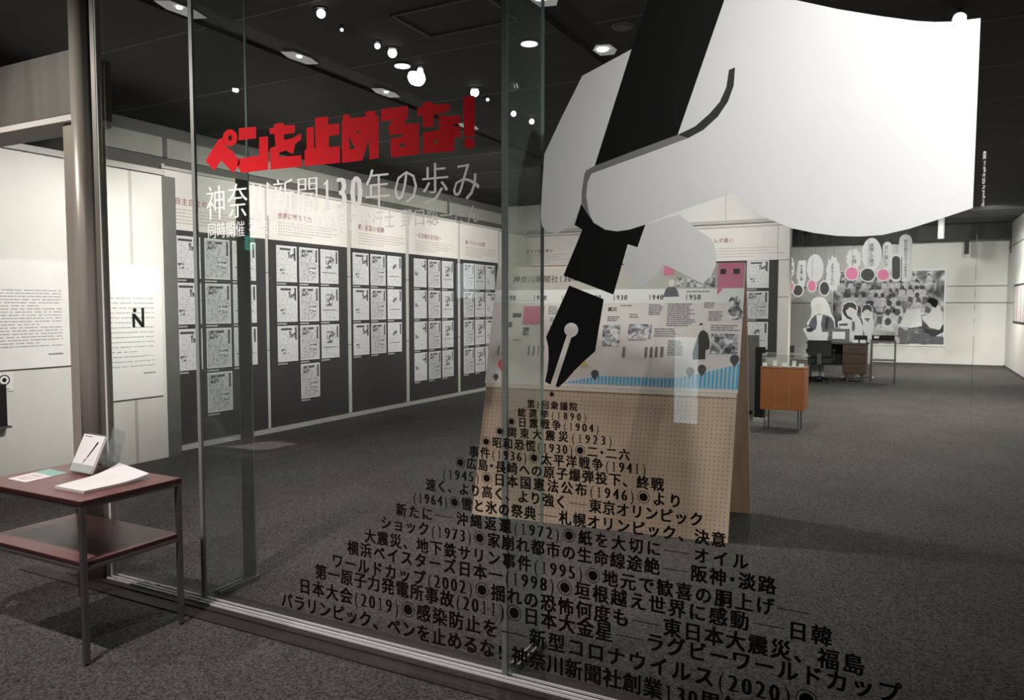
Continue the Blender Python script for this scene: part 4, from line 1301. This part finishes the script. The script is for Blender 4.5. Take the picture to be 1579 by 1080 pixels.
standee('black-haired printed person cut-out with white shirt and tie behind the desk',
        [(1296, 524), (1296, 505), (1292, 503), (1292, 496), (1298, 494), (1298, 476), (1303, 467), (1311, 464), (1319, 467), (1323, 475), (1321, 486), (1327, 494), (1331, 505), (1330, 524)],
        [('hair', [(1299, 480), (1301, 471), (1307, 466.5), (1315, 466.5), (1320, 471), (1321, 480), (1318, 477), (1310, 474), (1304, 480), (1307, 487), (1314, 491), (1314, 494), (1306, 491), (1301, 485)], 'vdark'),
         ('face', ell(1312, 481, 6.5, 6.5, 14), 'skin'),
         ('tie', [(1314, 496), (1318, 496), (1318.5, 508), (1315.5, 512), (1313.5, 508)], 'greym'),
         ('megaphone', [(1294, 499.5), (1307, 499), (1307, 502.5), (1294, 502.5)], 'dgrey')], .25)
standee('smallest printed person cut-out with short dark hair right of the other two',
        [(1329, 524), (1331, 500), (1328, 490), (1328, 476), (1333, 469), (1341, 469), (1346, 476), (1345, 488), (1348, 498), (1346, 524)],
        [('hair', [(1329, 479), (1331, 472), (1336, 469.5), (1342, 471), (1345, 477), (1343, 482), (1339, 478), (1332, 480), (1330, 484)], 'vdark'),
         ('face', ell(1337, 483, 5.5, 5.5, 14), 'skin'),
         ('collar', [(1332, 491), (1342, 491), (1338, 497)], 'greym')], .50)

# newspapers on the right wall, vent, pipe shape standing in for a reflection
RWF = Frame((XR - .008, 0, 0), (0, -1, 0), (0, 0, 1))
ws = T('wall_newspapers', 'tall sheet of newspaper pages on the right wall beyond the mural', 'newspaper', (XR - .01, 20.4, 1.2))
B('panel', MB().fbox(RWF, -21.4, 1.15, -18.6, 2.05, -.006, 0), MT['dpanel'], ws)
for k in range(4):
    B('page', MB().fbox(RWF, -21.3 + .68 * k, 1.2, -21.3 + .68 * k + .6, 2.0, 0, .004), MT['np3'], ws)
    B('red_strip', MB().fbox(RWF, -21.3 + .68 * k + .61, 1.2, -21.3 + .68 * k + .66, 2.0, 0, .004), MT['red'], ws)
vx = Frame((0, YB - .01, 0), (1, 0, 0), (0, 0, 1))
va, vb2 = vx.px(1214, 552), vx.px(1225, 533)
vt = T('wall_vent', 'small grey square vent low on the far wall beside the partition', 'vent', (va[0] + .1, YB - .01, va[1]))
B('frame', MB().fbox(vx, va[0], va[1], vb2[0], vb2[1], -.006, .008), MT['greym'], vt)
for k in range(5):
    B('slat', MB().fbox(vx, va[0] + .015, va[1] + .03 + .06 * k, vb2[0] - .015, va[1] + .045 + .06 * k, .008, .014), MT['dgrey'], vt)
B('reflection_pipe', MB().cyl((.60, 20.5, 3.12), (.60, 20.5, CH - .001), .07, n=20), MT['chrome'], smooth=True, label='short shiny pipe shape imitating a reflection above the mural', cat='pipe')

# ------------------------------------------------------------------ lamps
def track_lamp(x, y, aim, label, r=.035, bright=True):
    t = T('track_spotlight', label, 'spotlight', (x, y, CH), 'track spotlights in the row over the gallery')
    p = Vector((x, y, 3.565))
    d = (Vector(aim) - p).normalized()
    B('ceiling_ring', MB().cyl((x, y, CH - .008), (x, y, CH - .001), r * 1.6, n=20), MT['black'], t)
    B('housing', MB().cyl(p - d * .04, p - d * .005, r * 1.15, r * 1.25, n=18), MT['black'], t)
    B('lamp_face', MB().cyl(p - d * .004, p, r, n=18), MT['lamp' if bright else 'lamps'], t)


toward = Vector((-.5, 1.5, 1.5))
CF = Frame((0, 0, 3.57), (1, 0, 0), (0, 1, 0))
LAMPS = (((495, 20), .030, 1), ((527, 45), .012, 0), ((582, 70), .022, 1), ((605, 81), .036, 1), ((648, 108), .024, 1), ((732, 142), .040, 1), ((752, 153), .016, 0), ((792, 175), .028, 1), ((820, 187), .028, 1))
for i, (q, r_, b) in enumerate(LAMPS):
    x, y = CF.px(*q)
    track_lamp(x, y, (x + 2.4, y - 3.2, 1.4), 'small round spotlight, %s along the gallery row' % ('first', 'second', 'third', 'fourth', 'fifth', 'sixth', 'seventh', 'eighth', 'last')[i], r_, b)
for i, (x, y, lab) in enumerate(((-2.68, 5.41, 'lit round recessed downlight right of the second glass joint'), (-3.88, 5.40, 'lit round recessed downlight among the gallery spotlights'), (-1.92, 5.42, 'unlit round ceiling fitting close to the pen barrel'))):
    t = T('downlight', lab, 'downlight', (x, y, CH))
    mb = MB().cyl((x, y, CH - .012), (x, y, CH - .001), .075, .085, n=24)
    B('trim_ring', mb, MT['seam'] if i == 2 else MT['black'], t)
    B('diffuser', MB().cyl((x, y, CH - .016), (x, y, CH - .012), .066, n=24), MT['lamps'] if i < 2 else MT['greym'], t)
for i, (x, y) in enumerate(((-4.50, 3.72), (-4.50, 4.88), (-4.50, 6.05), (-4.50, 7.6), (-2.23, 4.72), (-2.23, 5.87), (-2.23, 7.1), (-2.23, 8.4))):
    t = T('slot_lamp', 'lamp with painted pale glow in the %s ceiling slot, %s from the glass' % ('left' if x < -4 else 'right', ('first', 'second', 'third', 'fourth')[i % 4]), 'ceiling lamp', (x, y, CH), 'lamps in the ceiling slots')
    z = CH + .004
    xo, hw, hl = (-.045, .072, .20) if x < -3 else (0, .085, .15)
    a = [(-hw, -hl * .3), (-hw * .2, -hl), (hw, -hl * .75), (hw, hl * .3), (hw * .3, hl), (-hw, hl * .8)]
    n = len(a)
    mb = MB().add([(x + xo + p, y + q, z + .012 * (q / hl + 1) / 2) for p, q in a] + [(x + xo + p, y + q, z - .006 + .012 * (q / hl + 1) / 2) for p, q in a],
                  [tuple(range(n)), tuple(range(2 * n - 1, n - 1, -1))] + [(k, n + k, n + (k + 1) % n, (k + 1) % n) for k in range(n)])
    B('slot_glow', mb, MT['slotglow'], t)  # glow patch painted for the lamp-lit inside of the slot
    B('lamp_face', MB().cyl((x, y - .05, z - .014), (x, y - .05, z - .006), .045 if x > -3 else .02, n=16), MT['lamps'], t)
t = T('track_spotlight', 'bright spotlight just above the wrist of the hand', 'spotlight', (.27, 6.35, CH))
sp, sd = Vector((.25, 6.16, CH - .075)), Vector((-.05, -.93, -.35)).normalized()
B('housing', MB().cyl(sp - sd * .06, sp, .046, n=18), MT['black'], t)
B('added_snoot', MB().cyl(sp + sd * .001, sp + sd * .17, .046, n=24, caps=False), MT['black'], t)  # tube added to hide the lamp face from the glass fin
B('stem', MB().cyl(sp - sd * .03 + Vector((0, 0, .047)), Vector((.25, 6.185, CH - .001)), .01, n=8), MT['black'], t)
B('lamp_face', MB().cyl(sp + sd * .002, sp + sd * .006, .042, n=18), MT['lamp'], t)
for i, (x, y) in enumerate(((-3.3, 19.5), (-2.6, 20), (-2.3, 20.6))):
    t = T('ceiling_spot', 'tiny spotlight in the dark far ceiling, %s of three beside the partition' % ('left', 'middle', 'right')[i], 'spotlight', (x, y, CH))
    B('housing', MB().cyl((x, y, CH - .12), (x, y, CH - .001), .04, n=12), MT['black'], t)
    B('lamp_face', MB().cyl((x, y - .0, CH - .128), (x, y, CH - .121), .035, n=12), MT['lamps'], t)

# unseen glowing panels added for their reflections in the glass, plus an exit sign
k = T('reflection_panel', 'white glowing upright panel added behind the viewpoint to reflect in the glass', 'sign', (-2.02, -2.36, 0))
B('frame', MB().box(-2.17, -2.42, 0, -1.87, -2.31, 1.27), MT['dgrey'], k)
B('lit_face', MB().box(-2.14, -2.309, .34, -1.90, -2.30, 1.23), MT['sign'], k)
k = T('reflection_panel', 'smaller glowing panel added behind the viewpoint to reflect at the last panels', 'sign', (-5.83, -4.36, 0))
B('frame', MB().box(-6.06, -4.42, 0, -5.60, -4.31, 2.25), MT['dgrey'], k)
B('lit_face', MB().box(-6.02, -4.309, 1.67, -5.70, -4.30, 2.18), MT['sign'], k)
k = T('exit_sign', 'small green exit sign on the dark foyer wall, reflected above the first panel', 'sign', (-7.32, -1.52, 2.25))
B('case', MB().box(-7.395, -1.56, 2.24, -7.23, -1.51, 2.43), MT['paper'], k)
B('lit_face', MB().box(-7.385, -1.509, 2.25, -7.24, -1.50, 2.42), MT['exitg'], k)
mb = MB()
XF = Frame((-7.31, -1.499, 2.26), (-1, 0, 0), (0, 0, 1))
mb.poly(XF, [[(-.03, 0), (-.015, 0), (.0, .05), (.03, .02), (.04, .03), (.012, .07), (.015, .10), (.035, .085), (.04, .095), (.01, .12), (-.02, .11), (-.035, .08), (-.025, .075), (-.01, .095), (-.015, .05)]], 0, .001)
mb.poly(XF, [[(.01 + .012 * math.cos(t / 10 * 6.283), .137 + .012 * math.sin(t / 10 * 6.283)) for t in range(10)]], 0, .001)
B('running_figure', mb, MT['paper'], k)

for i, (x, y, lab) in enumerate(((-4.9, .9, 'left'), (-3.4, .5, 'middle'), (-2.7, .9, 'right'), (1.15, 1.05, 'far right'))):
    k = T('foyer_spotlight', 'ceiling spotlight in the foyer before the glass wall, %s one' % lab, 'spotlight', (x, y, CH), 'spotlights in the foyer ceiling')
    B('stem', MB().cyl((x, y, 3.38), (x, y, CH - .001), .012, n=8), MT['black'], k)
    B('housing', MB().cyl((x, y, 3.34), (x, y, 3.40), .06, .05, n=20), MT['black'], k)
